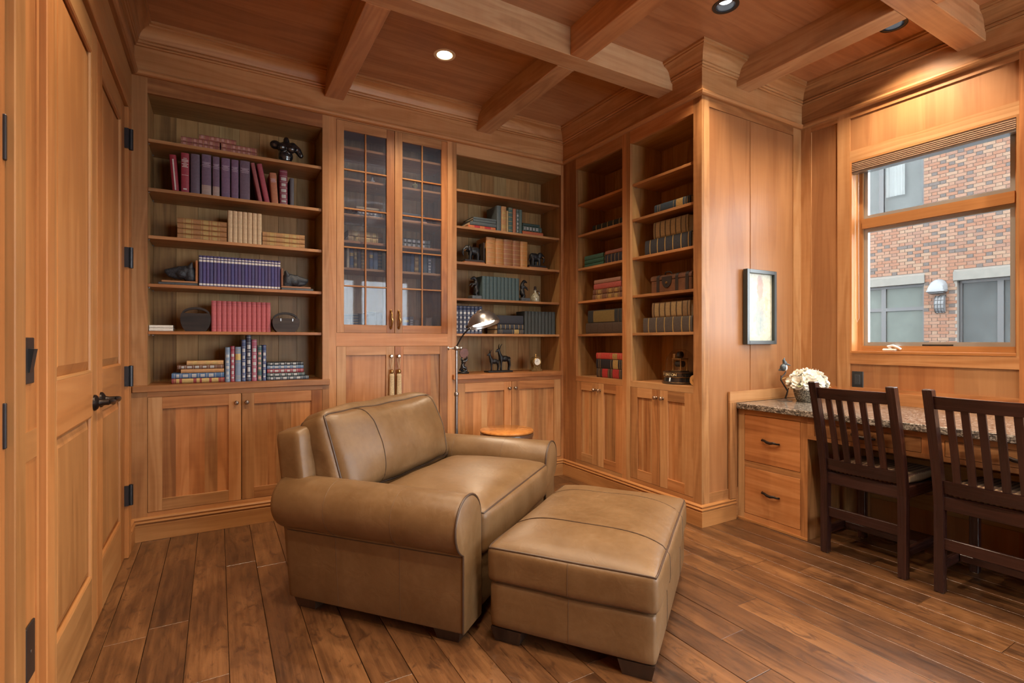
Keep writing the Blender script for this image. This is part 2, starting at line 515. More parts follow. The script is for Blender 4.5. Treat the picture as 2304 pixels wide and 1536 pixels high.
# ---------------------------------------------------------------- crown and frieze, mitred round the room
CROWN = [(0, 2.795), (.020, 2.795), (.030, 2.800), (.036, 2.811), (.031, 2.823), (.022, 2.829), (.014, 2.830), (.014, 2.966), (.024, 2.968), (.028, 2.974), (.024, 2.980), (.032, 2.982), (.036, 2.990), (.032, 2.998),
         (.038, 3.000), (.041, 3.010), (.048, 3.030), (.062, 3.048), (.082, 3.060), (.096, 3.063), (.096, 3.072), (.106, 3.076), (.106, ZC + .002), (0, ZC + .002)]
BASE = [(0, 0), (.018, 0), (.018, .094), (.013, .098), (.013, .102), (.020, .106), (.022, .111), (.020, .116), (.012, .119), (.012, .122), (.016, .126), (.017, .131), (.014, .136), (.006, .141), (0, .141)]
ZV = (0, 0, 1)
def run(prof, name, P0, P1, nrm, m0, m1, mat):
    D = (Vector(P1) - Vector(P0)); L = D.length; D.normalize()
    mb = MB().prism(prof, P0, D, nrm, ZV, 0, L, m0, m1)
    return tag(mb.build(name, mat, angle=24), kind='structure')
run(CROWN, 'trim_1', (XL, YF, 0), (XL, YB, 0), (1, 0, 0), 1, -1, M['cherry'])
run(CROWN, 'trim_2', (XL, YB, 0), (XR, YB, 0), (0, -1, 0), 1, -1, M['cherry'])
run(CROWN, 'trim_3', (XR, YB, 0), (XR, YR, 0), (-1, 0, 0), 1, 1, M['cherry'])
run(CROWN, 'trim_4', (XR, YR, 0), (XW, YR, 0), (0, -1, 0), -1, -1, M['cherry'])
run(CROWN, 'trim_5', (XW, YR, 0), (XW, YF, 0), (-1, 0, 0), 1, -1, M['cherry'])
run(CROWN, 'trim_6', (XW, YF, 0), (XL, YF, 0), (0, 1, 0), 1, -1, M['cherry'])
run(BASE, 'baseboard_left', (XL, 3.605, 0), (XL, YB, 0), (1, 0, 0), 0, -1, M['cherry_light'])
run(BASE, 'baseboard_back', (XL, YB, 0), (XR, YB, 0), (0, -1, 0), 1, -1, M['cherry_light'])
run(BASE, 'baseboard_right', (XR, YB, 0), (XR, YR, 0), (-1, 0, 0), 1, 1, M['cherry_light'])
run(BASE, 'baseboard_return', (XR, YR, 0), (3.040, YR, 0), (0, -1, 0), -1, 0, M['cherry_light'])

# ---------------------------------------------------------------- walls
def strips(mb, x0, x1, y, z0, z1, w, th, axis='x', n=None):
    """a panel glued up from upright boards"""
    n = n or max(1, round((x1 - x0) / w)); e = [x0]
    for i in range(n - 1): e.append(x0 + (x1 - x0) * (i + 1 + random.uniform(-.22, .22)) / n)
    e.append(x1)
    for a, b in zip(e, e[1:]):
        if axis == 'x': mb.box(a, y, z0, b, y + th, z1, g=2)
        else: mb.box(y, a, z0, y + th, b, z1, g=2)

# back: plain slab behind the cabinets, and behind the right-hand cabinets
tag(MB().box(XL - .2, YB + .36, 0, XR + .45, YB + .44, ZC + .1).build('wall_back', M['cherry_back']), kind='structure')
tag(MB().box(XR + .36, YR + .03, 0, XR + .44, YB + .36, ZC + .1).build('wall_right', M['cherry_back']), kind='structure')

# return wall with the picture: stiles, rails and two tall veneer panels
wr = MB()
wr.box(XR + .0005, YR, 0, 2.788, YR + .02, 2.80, g=2).box(3.721, YR, 0, XW, YR + .02, 2.80, g=2)
wr.box(2.788, YR, 2.737, 3.721, YR + .02, 2.80, g=0).box(2.788, YR, 0, 3.721, YR + .02, .205, g=0)
wr.box(XR + .02, YR + .012, 2.80, XW, YR + .03, ZC)
wall_return = tag(wr.build('wall_return', M['cherry']), kind='structure')
MB().box(2.786, YR + .007, .203, 3.2185, YR + .02, 2.739, g=2, c=.002).build('panel', M['veneer'], wall_return)
MB().box(3.2255, YR + .007, .203, 3.723, YR + .02, 2.739, g=2, c=.002).build('panel', M['veneer'], wall_return)

# window wall: frame pieces round the openings, panels set back
ww = MB()
def wseg(y0, y1, z0, z1, x=XW, th=.022, g=None): ww.box(x, y0, z0, x + th, y1, z1, g=g)
W1 = (1.034, 1.902, 1.122, 2.453)       # y0 y1 z0 z1 of the window
FD = (-2.20, -0.10, 0.06, 2.48)         # glazed double doors further along
wseg(2.170, 2.250, 0, 2.80, g=2); wseg(1.902, 1.985, 0, 2.80, g=2); wseg(.95, 1.034, 0, 2.80, g=2)
wseg(-.10, .0, 0, 2.80, g=2); wseg(-2.30, -2.20, 0, 2.80, g=2); wseg(YF, YF + .08, 0, 2.80, g=2)
wseg(1.985, 2.170, 2.753, 2.80, g=1); wseg(1.985, 2.170, 0, .88, g=1)
wseg(1.034, 1.902, 2.753, 2.80, g=1); wseg(1.034, 1.902, 2.453, 2.525, g=1); wseg(1.034, 1.902, 1.045, 1.122, g=1); wseg(1.034, 1.902, .70, .885, g=1)
wseg(.0, .95, 2.753, 2.80, g=1); wseg(.0, .95, 1.70, 1.78, g=1); wseg(.0, .95, .70, .885, g=1)
wseg(-2.20, -.10, 2.48, 2.80, g=1); wseg(-2.20, -.10, 0, .06, g=1); wseg(YF + .08, -2.30, 2.72, 2.80, g=1); wseg(YF + .08, -2.30, 0, .16, g=1)
# masonry behind, with the reveals of the openings
def hole_wall(mb, x0, x1, y0, y1, z0, z1, holes):
    ycuts = sorted({y0, y1, *[h[0] for h in holes], *[h[1] for h in holes]})
    for a, b in zip(ycuts, ycuts[1:]):
        hs = sorted([h for h in holes if h[0] <= a + 1e-6 and h[1] >= b - 1e-6], key=lambda h: h[2])
        z = z0
        for h in hs:
            mb.box(x0, a, z, x1, b, h[2], g=2); z = h[3]
        mb.box(x0, a, z, x1, b, z1, g=2)
hole_wall(ww, XW + .024, XW + .19, YF - .2, YR + .03, -.06, ZC + .1, [W1, FD])
wall_window = tag(ww.build('wall_window', M['cherry']), kind='structure')
def wpanel(y0, y1, z0, z1, n=1):
    e = [y0 + (y1 - y0) * i / n for i in range(n + 1)]
    for a, b in zip(e, e[1:]):
        MB().box(XW + .010, a, z0, XW + .023, b, z1, g=2).build('panel', M['veneer'], wall_window)
wpanel(1.985, 2.170, .88, 2.753); wpanel(1.034, 1.902, 2.525, 2.753, 3); wpanel(1.034, 1.902, .885, 1.045, 3)
wpanel(.0, .95, 1.78, 2.753, 2); wpanel(.0, .95, .885, 1.70, 2); wpanel(YF + .08, -2.30, .16, 2.72)
wpanel(.0, 2.23, .0, .70, 1)
for i in range(5):
    MB().box(XW - .004, .0, .15 + i * .105, XW + .022, 2.22, .25 + i * .105, g=1, c=.004).build('skirting_board', M['cherry_back'], wall_window)

# wall behind the camera with an added wide window, and the left wall
wf = MB()
FW = (1.30, 3.50, .30, 2.50)
def fseg(x0, x1, z0, z1, g=None): wf.box(x0, YF - .022, z0, x1, YF, z1, g=g)
hh = [FW]
for a, b in ((XL - .2, FW[0]), (FW[1], XW + .02)): wf.box(a, YF - .19, -.06, b, YF - .024, ZC + .1, g=2)
wf.box(FW[0], YF - .19, -.06, FW[1], YF - .024, FW[2], g=2); wf.box(FW[0], YF - .19, FW[3], FW[1], YF - .024, ZC + .1, g=2)
fseg(XL, -.34, 0, 2.8, 2); fseg(1.20, 1.30, 0, 2.8, 2); fseg(3.50, XW, 0, 2.8, 2)
fseg(-.34, 1.20, 2.70, 2.8, 0); fseg(-.34, 1.20, 0, .2, 0)
fseg(1.30, 3.50, 2.50, 2.8, 0); fseg(1.30, 3.50, 0, .30, 0)
wall_front = tag(wf.build('wall_front', M['cherry']), kind='structure')
for a, b in ((-.34, .43), (.43, 1.20)):
    MB().box(a, YF - .023, .2, b, YF - .010, 2.70, g=2).build('panel', M['cherry'], wall_front)

wl = MB()
wl.box(XL - .15, YF - .2, -.06, XL - .045, YB + .4, ZC + .1, g=2)
wl.box(XL - .044, YF, 2.60, XL, YB, 2.80, g=1)                    # board over the doors
wl.box(XL - .044, 3.605, 0, XL - .012, YB, 2.60, g=2)              # corner strip
wl.box(XL - .012, 3.700, 0, XL, YB, 2.60, g=2).box(XL - .012, 3.605, .14, XL, 3.700, .23, g=1).box(XL - .012, 3.605, 2.50, XL, 3.700, 2.60, g=1).box(XL - .012, 3.605, .23, XL, 3.620, 2.50, g=2)
wl.box(XL - .044, 1.763, 0, XL - .003, 1.95, 2.60, g=2)            # strip that carries the light switch
wl.box(XL - .003, 1.763, 0, XL, 1.782, 2.60, g=2).box(XL - .003, 1.928, 0, XL, 1.95, 2.60, g=2)
wl.box(XL - .003, 1.782, .875, XL, 1.928, .955, g=1).box(XL - .003, 1.782, 0, XL, 1.928, .16, g=1).box(XL - .003, 1.782, 2.45, XL, 1.928, 2.60, g=1)
wl.box(XL - .044, YF, 0, XL, .80, 2.60, g=2)
wall_left = tag(wl.build('wall_left', M['cherry_light']), kind='structure')

# door casings
def casing(name, segs):
    mb = MB()
    for (y0, y1, z0, z1) in segs:
        mb.box(XL - .044, y0, z0, XL + .018, y1, z1, c=.003)
    return tag(mb.build(name, M['cherry_light']), kind='structure')
casing('trim_7', [(3.505, 3.603, 0, 2.50), (1.952, 2.032, 0, 2.50), (1.952, 3.603, 2.502, 2.598)])
casing('trim_8', [(1.683, 1.761, 0, 2.50), (.802, .880, 0, 2.50), (.802, 1.761, 2.502, 2.598)])

# panelled doors: stiles, rails and two raised panels
def door(name, y0, y1, rails, stile=.112, hinge_y=None, hinges=(), rose=None, hshape='barrel'):
    mb = MB(); xf, xb = XL, XL - .040
    z1 = 2.497
    mb.box(xb, y0, .008, xf, y0 + stile, z1, g=2, c=.002).box(xb, y1 - stile, .008, xf, y1, z1, g=2, c=.002)
    zs = [(.008, rails[0]), (rails[1], rails[2]), (rails[3], z1)]
    for a, b in zs: mb.box(xb, y0 + stile, a, xf, y1 - stile, b, g=1, c=.002)
    d = tag(mb.build(name, M['cherry_light']), kind='structure')
    for a, b in ((rails[0], rails[1]), (rails[2], rails[3])):
        ya, yb_ = y0 + stile, y1 - stile
        p = MB()                                   # sunk field with a sloping bevel all round
        bw = .045; xi, xo = xf - .020, xf - .006
        vs = [(xi, ya, a), (xi, yb_, a), (xi, yb_, b), (xi, ya, b), (xo, ya + bw, a + bw), (xo, yb_ - bw, a + bw), (xo, yb_ - bw, b - bw), (xo, ya + bw, b - bw)]
        p.raw(vs, [(4, 5, 6, 7)], 2)
        p.raw(vs, [(0, 1, 5, 4), (1, 2, 6, 5), (2, 3, 7, 6), (3, 0, 4, 7)], 2)
        p.box(xb + .006, ya, a, xi - .0004, yb_, b, g=2)
        pp = p.build('panel', M['cherry_light'], d, smooth=False)
        s = MB(); r = .010
        for (q0, q1) in (((ya, a), (yb_, a)), ((yb_, a), (yb_, b)), ((yb_, b), (ya, b)), ((ya, b), (ya, a))):
            s.tube([(xf - .010, q0[0], q0[1]), (xf - .010, q1[0], q1[1])], r, 8)
        s.build('moulding', M['cherry_light'], pp)
    for hz in hinges:
        h = MB()
        if hshape == 'barrel':
            h.lathe([(.0, -.060), (.011, -.057), (.011, .057), (.0, .060)], (XL + .027, hinge_y - .004, hz), 2, 12)
            h.box(XL + .0005, hinge_y - .030, hz - .055, XL + .020, hinge_y + .002, hz + .055)
        else:
            h.box(XL - .002, hinge_y - .006, hz - .055, XL + .006, hinge_y + .006, hz + .055, c=.002)
        h.build('hinge', M['hinge'], d)
    if rose:
        yy, dirn = rose
        hd = MB()
        hd.lathe([(.0, 0), (.034, 0), (.033, .006), (.027, .012), (.015, .018), (.012, .030), (.012, .050), (.0, .052)], (XL, yy, .945), 0, 20)
        pts = [(XL + .044, yy, .945), (XL + .050, yy + dirn * .02, .945), (XL + .052, yy + dirn * .06, .943), (XL + .050, yy + dirn * .100, .938), (XL + .046, yy + dirn * .118, .930)]
        hd.tube(pts, [.012, .0115, .010, .011, .009], 10)
        hd.build('lever_handle', M['bronze'], d)
    return d
R = (.235, .895, 1.075, 2.385)
door('door_1', 2.768, 3.502, R, .112, 3.522, (2.322, 1.665, 1.008, .348), (2.842, 1))
door('door_2', 2.036, 2.764, R, .100, 2.046, (1.70, 1.000, .33), (2.706, 1), 'slot')
door('door_3', .884, 1.680, R, .112, 1.668, (1.690, .997, .32), None, 'slot')

# ---------------------------------------------------------------- glazing
def glass_mat(name, tint, gloss=0.10, haze=0.0, speck=False):
    t = NT(name); t.n.remove(t.b)
    tr = t.node('ShaderNodeBsdfTransparent'); tr.inputs[0].default_value = (*tint, 1)
    gl = t.node('ShaderNodeBsdfGlossy'); gl.inputs['Roughness'].default_value = 0.03
    lw = t.node('ShaderNodeLayerWeight'); lw.inputs[0].default_value = 0.5
    m = t.node('ShaderNodeMixShader'); t.l.new(t.math('MULTIPLY_ADD', t.math('POWER', lw.outputs['Facing'], 4.0), .5, gloss * .25), m.inputs[0]); t.l.new(tr.outputs[0], m.inputs[1]); t.l.new(gl.outputs[0], m.inputs[2])
    o = m.outputs[0]
    if haze > 0:
        df = t.node('ShaderNodeBsdfDiffuse'); df.inputs[0].default_value = (.42, .48, .60, 1)
        m2 = t.node('ShaderNodeMixShader')
        if speck:
            n = t.noise(t.coord('Object'), 260.0, 2.0, 0.7)
            t.l.new(t.math('MULTIPLY_ADD', t.ramp(n, [(.50, (0, 0, 0)), (.72, (1, 1, 1))]), haze * 1.6, haze * .5), m2.inputs[0])
        else: m2.inputs[0].default_value = haze
        t.l.new(o, m2.inputs[1]); t.l.new(df.outputs[0], m2.inputs[2]); o = m2.outputs[0]
    t.l.new(o, t.out.inputs[0])
    return t.mat
M['pane'] = glass_mat('window_glass', (.96, .97, .96), .06)
M['seedy'] = glass_mat('seedy_cabinet_glass', (.86, .88, .92), .10, .075, True)
M['dome'] = glass_mat('dome_glass', (.95, .95, .95), .12)
M['alu'] = plain('window_spacer', (.42, .43, .42), .35, .6)
M['sash'] = M['cherry_light']

y0, y1, z0, z1 = W1
w = MB()        # lining of the opening and the fixed frame
w.box(XW + .0005, y0, z0 - .0, XW + .19, y0 + .012, z1).box(XW + .0005, y1 - .012, z0, XW + .19, y1, z1)
w.box(XW - .004, y0 + .012, z0 - .004, XW + .19, y1 - .012, z0 + .012).box(XW + .0005, y0 + .012, z1 - .012, XW + .19, y1 - .012, z1)
xs0, xs1 = XW + .090, XW + .135
w.box(xs0, y0 + .012, z0 + .012, xs1, y0 + .040, z1 - .012).box(xs0, y1 - .040, z0 + .012, xs1, y1 - .012, z1 - .012)
w.box(xs0, y0 + .040, z0 + .012, xs1, y1 - .040, z0 + .048).box(xs0, y0 + .040, z1 - .045, xs1, y1 - .040, z1 - .012)
w.box(xs0 - .012, y0 + .040, 1.985, xs1, y1 - .040, 2.052)
window_1 = tag(w.build('window_1', M['cherry_light']), kind='structure')
for (a, b) in ((z0 + .048, 1.985), (2.052, z1 - .045)):
    s = MB(); ya, yb_ = y0 + .040, y1 - .040; q = .026
    s.box(xs0 + .015, ya, a, xs1 - .003, ya + q, b).box(xs0 + .015, yb_ - q, a, xs1 - .003, yb_, b)
    s.box(xs0 + .015, ya + q, a, xs1 - .003, yb_ - q, a + q).box(xs0 + .015, ya + q, b - q, xs1 - .003, yb_ - q, b)
    sa = s.build('sash', M['alu'], window_1)
    MB().box(xs0 + .026, ya + q, a + q, xs0 + .031, yb_ - q, b - q).build('pane', M['pane'], sa)
cr = MB()       # white crank on the sill
cr.box(xs0 - .022, 1.655, z0 + .013, xs0 + .014, 1.735, z0 + .030, c=.006)
cr.tube([(xs0 - .006, 1.690, z0 + .026), (xs0 - .012, 1.700, z0 + .045), (xs0 - .016, 1.672, z0 + .050), (xs0 - .018, 1.640, z0 + .038), (xs0 - .018, 1.625, z0 + .026)], [.009, .009, .008, .007, .007], 8)
cr.build('window_crank', M['white'], window_1)
lb = MB(); lb.box(xs0 + .0135, 1.36, z0 + .050, xs0 + .0148, 1.52, z0 + .059); lb.build('catch_strip', M['black'], window_1)
MB().tube([(XW + .02, 1.878, 2.36), (XW + .02, 1.876, 1.80), (XW + .022, 1.874, 1.36), (XW + .024, 1.866, 1.335), (XW + .026, 1.856, 1.36), (XW + .026, 1.858, 1.80), (XW + .03, 1.860, 2.36)], .0012, 5).build('blind_cord', M['white'], window_1)

# cellular shade drawn up at the head of the window
def shade_mat():
    t = NT('woven_shade_fabric'); o = t.sep(t.coord('Object'))
    st = t.noise(t.comb(t.math('MULTIPLY', o[0], 4.), t.math('MULTIPLY', o[1], 3.0), t.math('MULTIPLY', o[2], 420.0)), 1.0, 2.0)
    return t.fin(t.ramp(st, [(.3, (.16, .095, .055)), (.7, (.36, .235, .15))]), .8)
M['shade'] = shade_mat()
sh = empty('window_shade', (XW + .03, 1.468, 2.36), 0, 'brown woven cellular shade drawn up at the head of the window', 'shade')
mb = MB(); prof = []
for i in range(12):
    prof.append((.030 if i % 2 else .026, 2.374 + i * .0058))
prof = prof + [(-.012, prof[-1][1]), (-.012, 2.374)]
mb.prism([(a, b - 2.36) for a, b in prof], (-.002, 0, 0), (0, 1, 0), (-1, 0, 0), (0, 0, 1), -.420, .420)
mb.build('shade_fabric', M['shade'], sh, smooth=False)
MB().box(-.030, -.421, .002, .016, .421, .014, c=.003).build('bottom_rail', M['steel'], sh)
MB().box(-.022, -.421, .078, .014, .421, .081).build('head_rail', M['alu'], sh)

# glazed double doors further along the window wall, and a rear window, unseen, added for frontal daylight
def glazed(name, A, B, n, z0, z1, axis, c, rows):
    mb = MB(); st = .085
    def bx(a0, a1, b0, b1, t0=-.022, t1=.022):
        if axis == 'y': mb.box(c + t0, a0, b0, c + t1, a1, b1)
        else: mb.box(a0, c + t0, b0, a1, c + t1, b1)
    w_ = (B - A) / n; panes = []
    for i in range(n):
        a, b = A + i * w_, A + (i + 1) * w_
        bx(a, a + st, z0, z1); bx(b - st, b, z0, z1); bx(a + st, b - st, z0, z0 + .14); bx(a + st, b - st, z1 - .1, z1)
        zz0, zz1 = z0 + .14, z1 - .1
        for r in range(rows):
            p0, p1 = zz0 + (zz1 - zz0) * r / rows, zz0 + (zz1 - zz0) * (r + 1) / rows
            if r: bx(a + st, b - st, p0 - .012, p0 + .012)
            panes.append((a + st, b - st, p0 + (.012 if r else 0), p1 - (.012 if r < rows - 1 else 0)))
    d = tag(mb.build(name, M['cherry_light']), kind='structure')
    for (a, b, p0, p1) in panes:
        (MB().box(c - .003, a, p0, c + .003, b, p1) if axis == 'y' else MB().box(a, c - .003, p0, b, c + .003, p1)).build('pane', M['pane'], d)
glazed('door_4', FD[0], FD[1], 2, FD[2], FD[3], 'y', XW + .11, 1)
glazed('added_rear_window', FW[0], FW[1], 2, FW[2], FW[3], 'x', YF - .11, 2)
# ================================================================ BUILT-IN CABINETS
def knob_mesh():
    mb = MB().lathe([(.0, -.034), (.010, -.033), (.0145, -.028), (.0145, -.022), (.010, -.017), (.006, -.014), (.006, -.004), (.011, -.002), (.011, 0)][::1], (0, 0, 0), 1, 14)
    return mb.mesh('knob', M['knob'])
KNOB = knob_mesh()
def pull_mesh():
    """twisted drop pull, a leaf-shaped bow on two posts; long axis z"""
    mb = MB()
    pts = [(0, -.004, -.062), (0, -.022, -.052), (0, -.030, -.030), (.004, -.034, -.010), (-.004, -.034, .012), (0, -.030, .030), (0, -.022, .052), (0, -.004, .062)]
    mb.tube(pts, [.007, .006, .008, .0105, .0105, .008, .006, .007], 10)
    mb.ball((0, -.003, -.062), (.010, .006, .012)); mb.ball((0, -.003, .062), (.010, .006, .012))
    return mb.mesh('pull', M['brass'])
PULL = pull_mesh()
def bar_mesh():
    mb = MB()
    pts = [(-.058, -.003, .004), (-.050, -.020, .002), (-.030, -.026, .004), (-.008, -.030, -.004), (.014, -.030, -.006), (.034, -.026, -.002), (.050, -.020, -.006), (.058, -.003, -.008)]
    mb.tube(pts, [.006, .006, .008, .0095, .0095, .008, .006, .006], 10)
    return mb.mesh('pull', M['bronze'])
BAR = bar_mesh()

def shaker(root, x0, x1, z0, z1, stile=.072, n=5, knob=None, name='door', y=0.0, mat='cherry'):
    g = .0018
    x0 += g; x1 -= g; z0 += g; z1 -= g
    mb = MB()
    mb.box(x0, y, z0, x0 + stile, y + .021, z1, g=2, c=.0012).box(x1 - stile, y, z0, x1, y + .021, z1, g=2, c=.0012)
    mb.box(x0 + stile, y, z0, x1 - stile, y + .021, z0 + stile, g=0, c=.0012).box(x0 + stile, y, z1 - stile, x1 - stile, y + .021, z1, g=0, c=.0012)
    d = mb.build(name, M[mat], root)
    p = MB(); strips(p, x0 + stile - .002, x1 - stile + .002, y + .0125, z0 + stile - .002, z1 - stile + .002, .085, .006, n=n)
    p.build('door_panel', M[mat], d, smooth=False)
    if knob: link('knob', KNOB, d, (knob[0], y, knob[1]))
    return d

def shelf(root, x0, x1, y0, y1, z, th=.020):
    s = MB().box(x0 + .001, y0, z - th, x1 - .001, y1, z, g=0, c=.0015).build('shelf', M['cherry'], root)
    p = MB()
    for xx in (x0 + .004, x1 - .004):
        for yy in (y0 + .035, y1 - .05): p.box(xx - .0035, yy - .003, z - th - .006, xx + .0035, yy + .003, z - th - .0003)
    tag(p.build('shelf_pins', M['steel'], s), kind='stuff')
    return s

def backboards(root, x0, x1, y, z0, z1, n):
    e = [x0 + (x1 - x0) * i / n for i in range(n + 1)]
    for a, b in zip(e, e[1:]):
        MB().box(a + .0005, y, z0, b - .0005, y + .012, z1, g=2, c=.0010).build('back_plank', M['cherry_back'], root)

def bookcase(name, label, loc, rz, Wd, ox0, ox1, shelves, ledge, door_z, base_z=.165, group=None, nb=8, mid_only=None, depth=.33, top=2.703, knobz=None, ctop=.935, shelf_y=.022):
    root = empty(name, loc, rz, label, 'bookcase', group)
    f = MB()
    f.box(0, 0, 0, ox0, .022, 2.797, g=2).box(ox1, 0, 0, Wd, .022, 2.797, g=2)
    f.box(ox0, 0, top, ox1, .022, 2.797, g=0)
    f.box(ox0, 0, 0, ox1, .022, base_z, g=0)
    f.box(ox0, 0, door_z, ox1, .022, ctop - .041 if ledge else ctop - .0005, g=0)
    f.build('face_frame', M['cherry'], root)
    for a, b in ((ox0 - .018, ox0), (ox1, ox1 + .018)):
        MB().box(a, .0225, .02, b, depth, 2.79, g=2).build('side_panel', M['cherry_back'], root)
    MB().box(ox0, .0225, top + .0, ox1, depth, top + .018, g=0).build('top_panel', M['cherry_back'], root)
    backboards(root, ox0, ox1, depth, ctop - .05, top + .01, nb)
    if ledge:
        MB().box(ledge[0], -.030, ctop - .040, ledge[1], depth - .001, ctop, g=0, c=.003).build('counter', M['cherry'], root)
    else:
        MB().box(ox0 + .0005, .023, ctop - .03, ox1 - .0005, depth - .001, ctop, g=0).build('counter', M['cherry'], root)
    for z in shelves: shelf(root, ox0, ox1, shelf_y, depth - .001, z)
    xm = (ox0 + ox1) / 2
    kz = knobz or door_z - .060
    shaker(root, ox0, xm, base_z, door_z, knob=(xm - .030, kz), name='cupboard_door')
    shaker(root, xm, ox1, base_z, door_z, knob=(xm + .030, kz), name='cupboard_door')
    return root

SH = [2.436, 2.138, 1.848, 1.553, 1.264]
SHR = [2.398, 2.130, 1.838, 1.551, 1.265]
bookcase('bookcase', 'built-in cherry bookcase beside the panelled doors, full of red, purple and blue books', (XL, YB, 0), 0, .683 - XL, -.368 - XL, .638 - XL, SH, (.005, .683 - XL), .863, nb=8)
bookcase('bookcase', 'built-in cherry bookcase behind the reading lamp, holding brown leather books and bronze goats', (1.625, YB, 0), 0, XR - 1.625, .038, 2.687 - 1.625, SH, (.0, XR - 1.625 - .03), .863, nb=8)
# right-hand wall: local x runs towards the camera
bookcase('bookcase', 'narrow built-in bookcase in the corner, left of the one with the leather trunk', (XR, YB, 0), -PI / 2, YB - 2.950, YB - 3.583, YB - 2.994, SHR, None, .858, ctop=.900, nb=5, base_z=.170, group=None)
bookcase('bookcase', 'narrow built-in bookcase holding the leather trunk and the glass dome', (XR, 2.950, 0), -PI / 2, 2.950 - YR, 2.950 - 2.906, 2.950 - 2.312, SHR, None, .858, ctop=.900, nb=5, base_z=.170)

# centre display cabinet with glazed doors
root = empty('display_cabinet', (.683, YB, 0), 0, 'tall cherry cabinet with two gridded glass doors above two panelled doors', 'cabinet')
CX0, CXM, CX1, CW = .050, .473, .901, .942
f = MB()
f.box(0, 0, 0, CX0, .022, 2.797, g=2).box(CX1, 0, 0, CW, .022, 2.797, g=2)
f.box(CX0, 0, 2.787, CX1, .022, 2.797, g=0).box(CX0, 0, 1.166, CX1, .022, 1.262, g=0, tint=.95).box(CX0, 0, 0, CX1, .022, .165, g=0)
f.build('face_frame', M['cherry'], root)
for a, b in ((CX0 - .018, CX0), (CX1, CX1 + .018)):
    MB().box(a, .0225, .02, b, .33, 2.79, g=2).build('side_panel', M['cherry_back'], root)
MB().box(CX0, .0225, 2.782, CX1, .33, 2.795, g=0).build('top_panel', M['cherry_back'], root)
MB().box(CX0, .0225, 1.262, CX1, .329, 1.285, g=0).build('cabinet_floor', M['cherry_back'], root)
backboards(root, CX0, CX1, .33, 1.26, 2.79, 6)
CSH = [2.622, 2.392, 2.132, 1.938, 1.740]
for z in CSH: shelf(root, CX0, CX1, .045, .329, z, .018)
for (a, b, hx, lab) in ((CX0, CXM, CXM - .030, 'left'), (CXM, CX1, CXM + .030, 'right')):
    a += .0018; b -= .0018; z0, z1 = 1.2635, 2.7855
    st = .050; zt, zb = 2.718, 1.322
    mb = MB()
    sti = .060 if lab == 'left' else .052
    lx, rx = a + (st if lab == 'left' else .058), b - (.060 if lab == 'left' else st)
    mb.box(a, 0, z0, lx, .022, z1, g=2, c=.0012).box(rx, 0, z0, b, .022, z1, g=2, c=.0012)
    mb.box(lx, 0, z0, rx, .022, zb, g=0, c=.0012).box(lx, 0, zt, rx, .022, z1, g=0, c=.0012)
    d = mb.build('glass_door', M['cherry'], root)
    xm = (lx + rx) / 2; mw = .0055
    MB().box(xm - mw, .001, zb, xm + mw, .018, zt, g=2, c=.002).build('muntin', M['cherry_light'], d)
    for r in range(1, 5):
        zz = zb + (zt - zb) * r / 5
        for p0, p1 in ((lx, xm - mw), (xm + mw, rx)): MB().box(p0, .001, zz - mw, p1, .018, zz + mw, g=0, c=.002).build('muntin', M['cherry_light'], d)
    for r in range(5):
        q0 = zb + (zt - zb) * r / 5 + (mw if r else 0); q1 = zb + (zt - zb) * (r + 1) / 5 - (mw if r < 4 else 0)
        for p0, p1 in ((lx, xm - mw), (xm + mw, rx)): MB().box(p0, .011, q0, p1, .014, q1).build('pane', M['seedy'], d)
    link('pull', PULL, d, (hx, 0, 1.365))
    shaker(root, a - .0018, b + .0018, .165, 1.166, stile=.064, n=4, knob=(hx - .001 if lab == 'left' else hx - .004, 1.090), name='cupboard_door')

# ================================================================ DESK along the window wall
def granite_mat():
    t = NT('dark_flecked_granite'); v = t.coord('Object')
    o = t.sep(v)
    a = t.noise(t.comb(t.math('MULTIPLY', o[0], 95.), t.math('MULTIPLY', o[1], 40.), t.math('MULTIPLY', o[2], 95.)), 1.0, 5.0, .75, 1.2)
    b = t.noise(v, 130.0, 3.0, .7)
    c = t.math('ADD', t.math('MULTIPLY', a, .75), t.math('MULTIPLY', b, .25))
    return t.fin(t.ramp(c, [(.38, (.014, .012, .012)), (.48, (.075, .062, .055)), (.55, (.30, .26, .22)), (.64, (.55, .50, .45))]), .14, None, .55)
M['granite'] = granite_mat()
XD = 3.080
dk = empty('desk', (XD, 1.30, 0), 0, 'built-in cherry desk with drawers under a dark granite top below the window', 'desk')
def D(x0, y0, z0, x1, y1, z1, mb=None, **kw): return (mb or MB()).box(x0 - XD, y0 - 1.30, z0, x1 - XD, y1 - 1.30, z1, **kw)
f = MB()
D(XD, 2.196, .0, XD + .02, 2.2445, .745, f, g=2); D(XD, 1.771, .0, XD + .02, 1.814, .745, f, g=2)
D(XD, 1.814, .711, XD + .02, 2.196, .745, f, g=1); D(XD, 1.814, .0, XD + .02, 2.196, .048, f, g=1); D(XD, 1.814, .362, XD + .02, 2.196, .400, f, g=1)
D(XD, -.05, .715, XD + .02, 1.771, .745, f, g=1); D(XD, -.05, .612, XD + .02, 1.771, .636, f, g=1)
for a, b in ((1.731, 1.771), (1.102, 1.197), (.468, .568), (-.05, -.02)): D(XD, a, .636, XD + .02, b, .715, f, g=2)
f.build('face_frame', M['cherry'], dk)
D(XD + .021, 1.771, 0, XW - .006, 1.790, .745, g=2).build('side_panel', M['cherry'], dk)
D(XD + .021, -.05, 0, XW - .006, -.03, .745, g=2).build('side_panel', M['cherry'], dk)
D(XD - .008, 1.768, 0, XD - .0005, 2.2445, .012, g=1).build('shoe_strip', M['cherry_light'], dk)
D(XD - .035, -.06, .747, XW - .001, 2.2445, .785, c=.004).build('granite_top', M['granite'], dk)
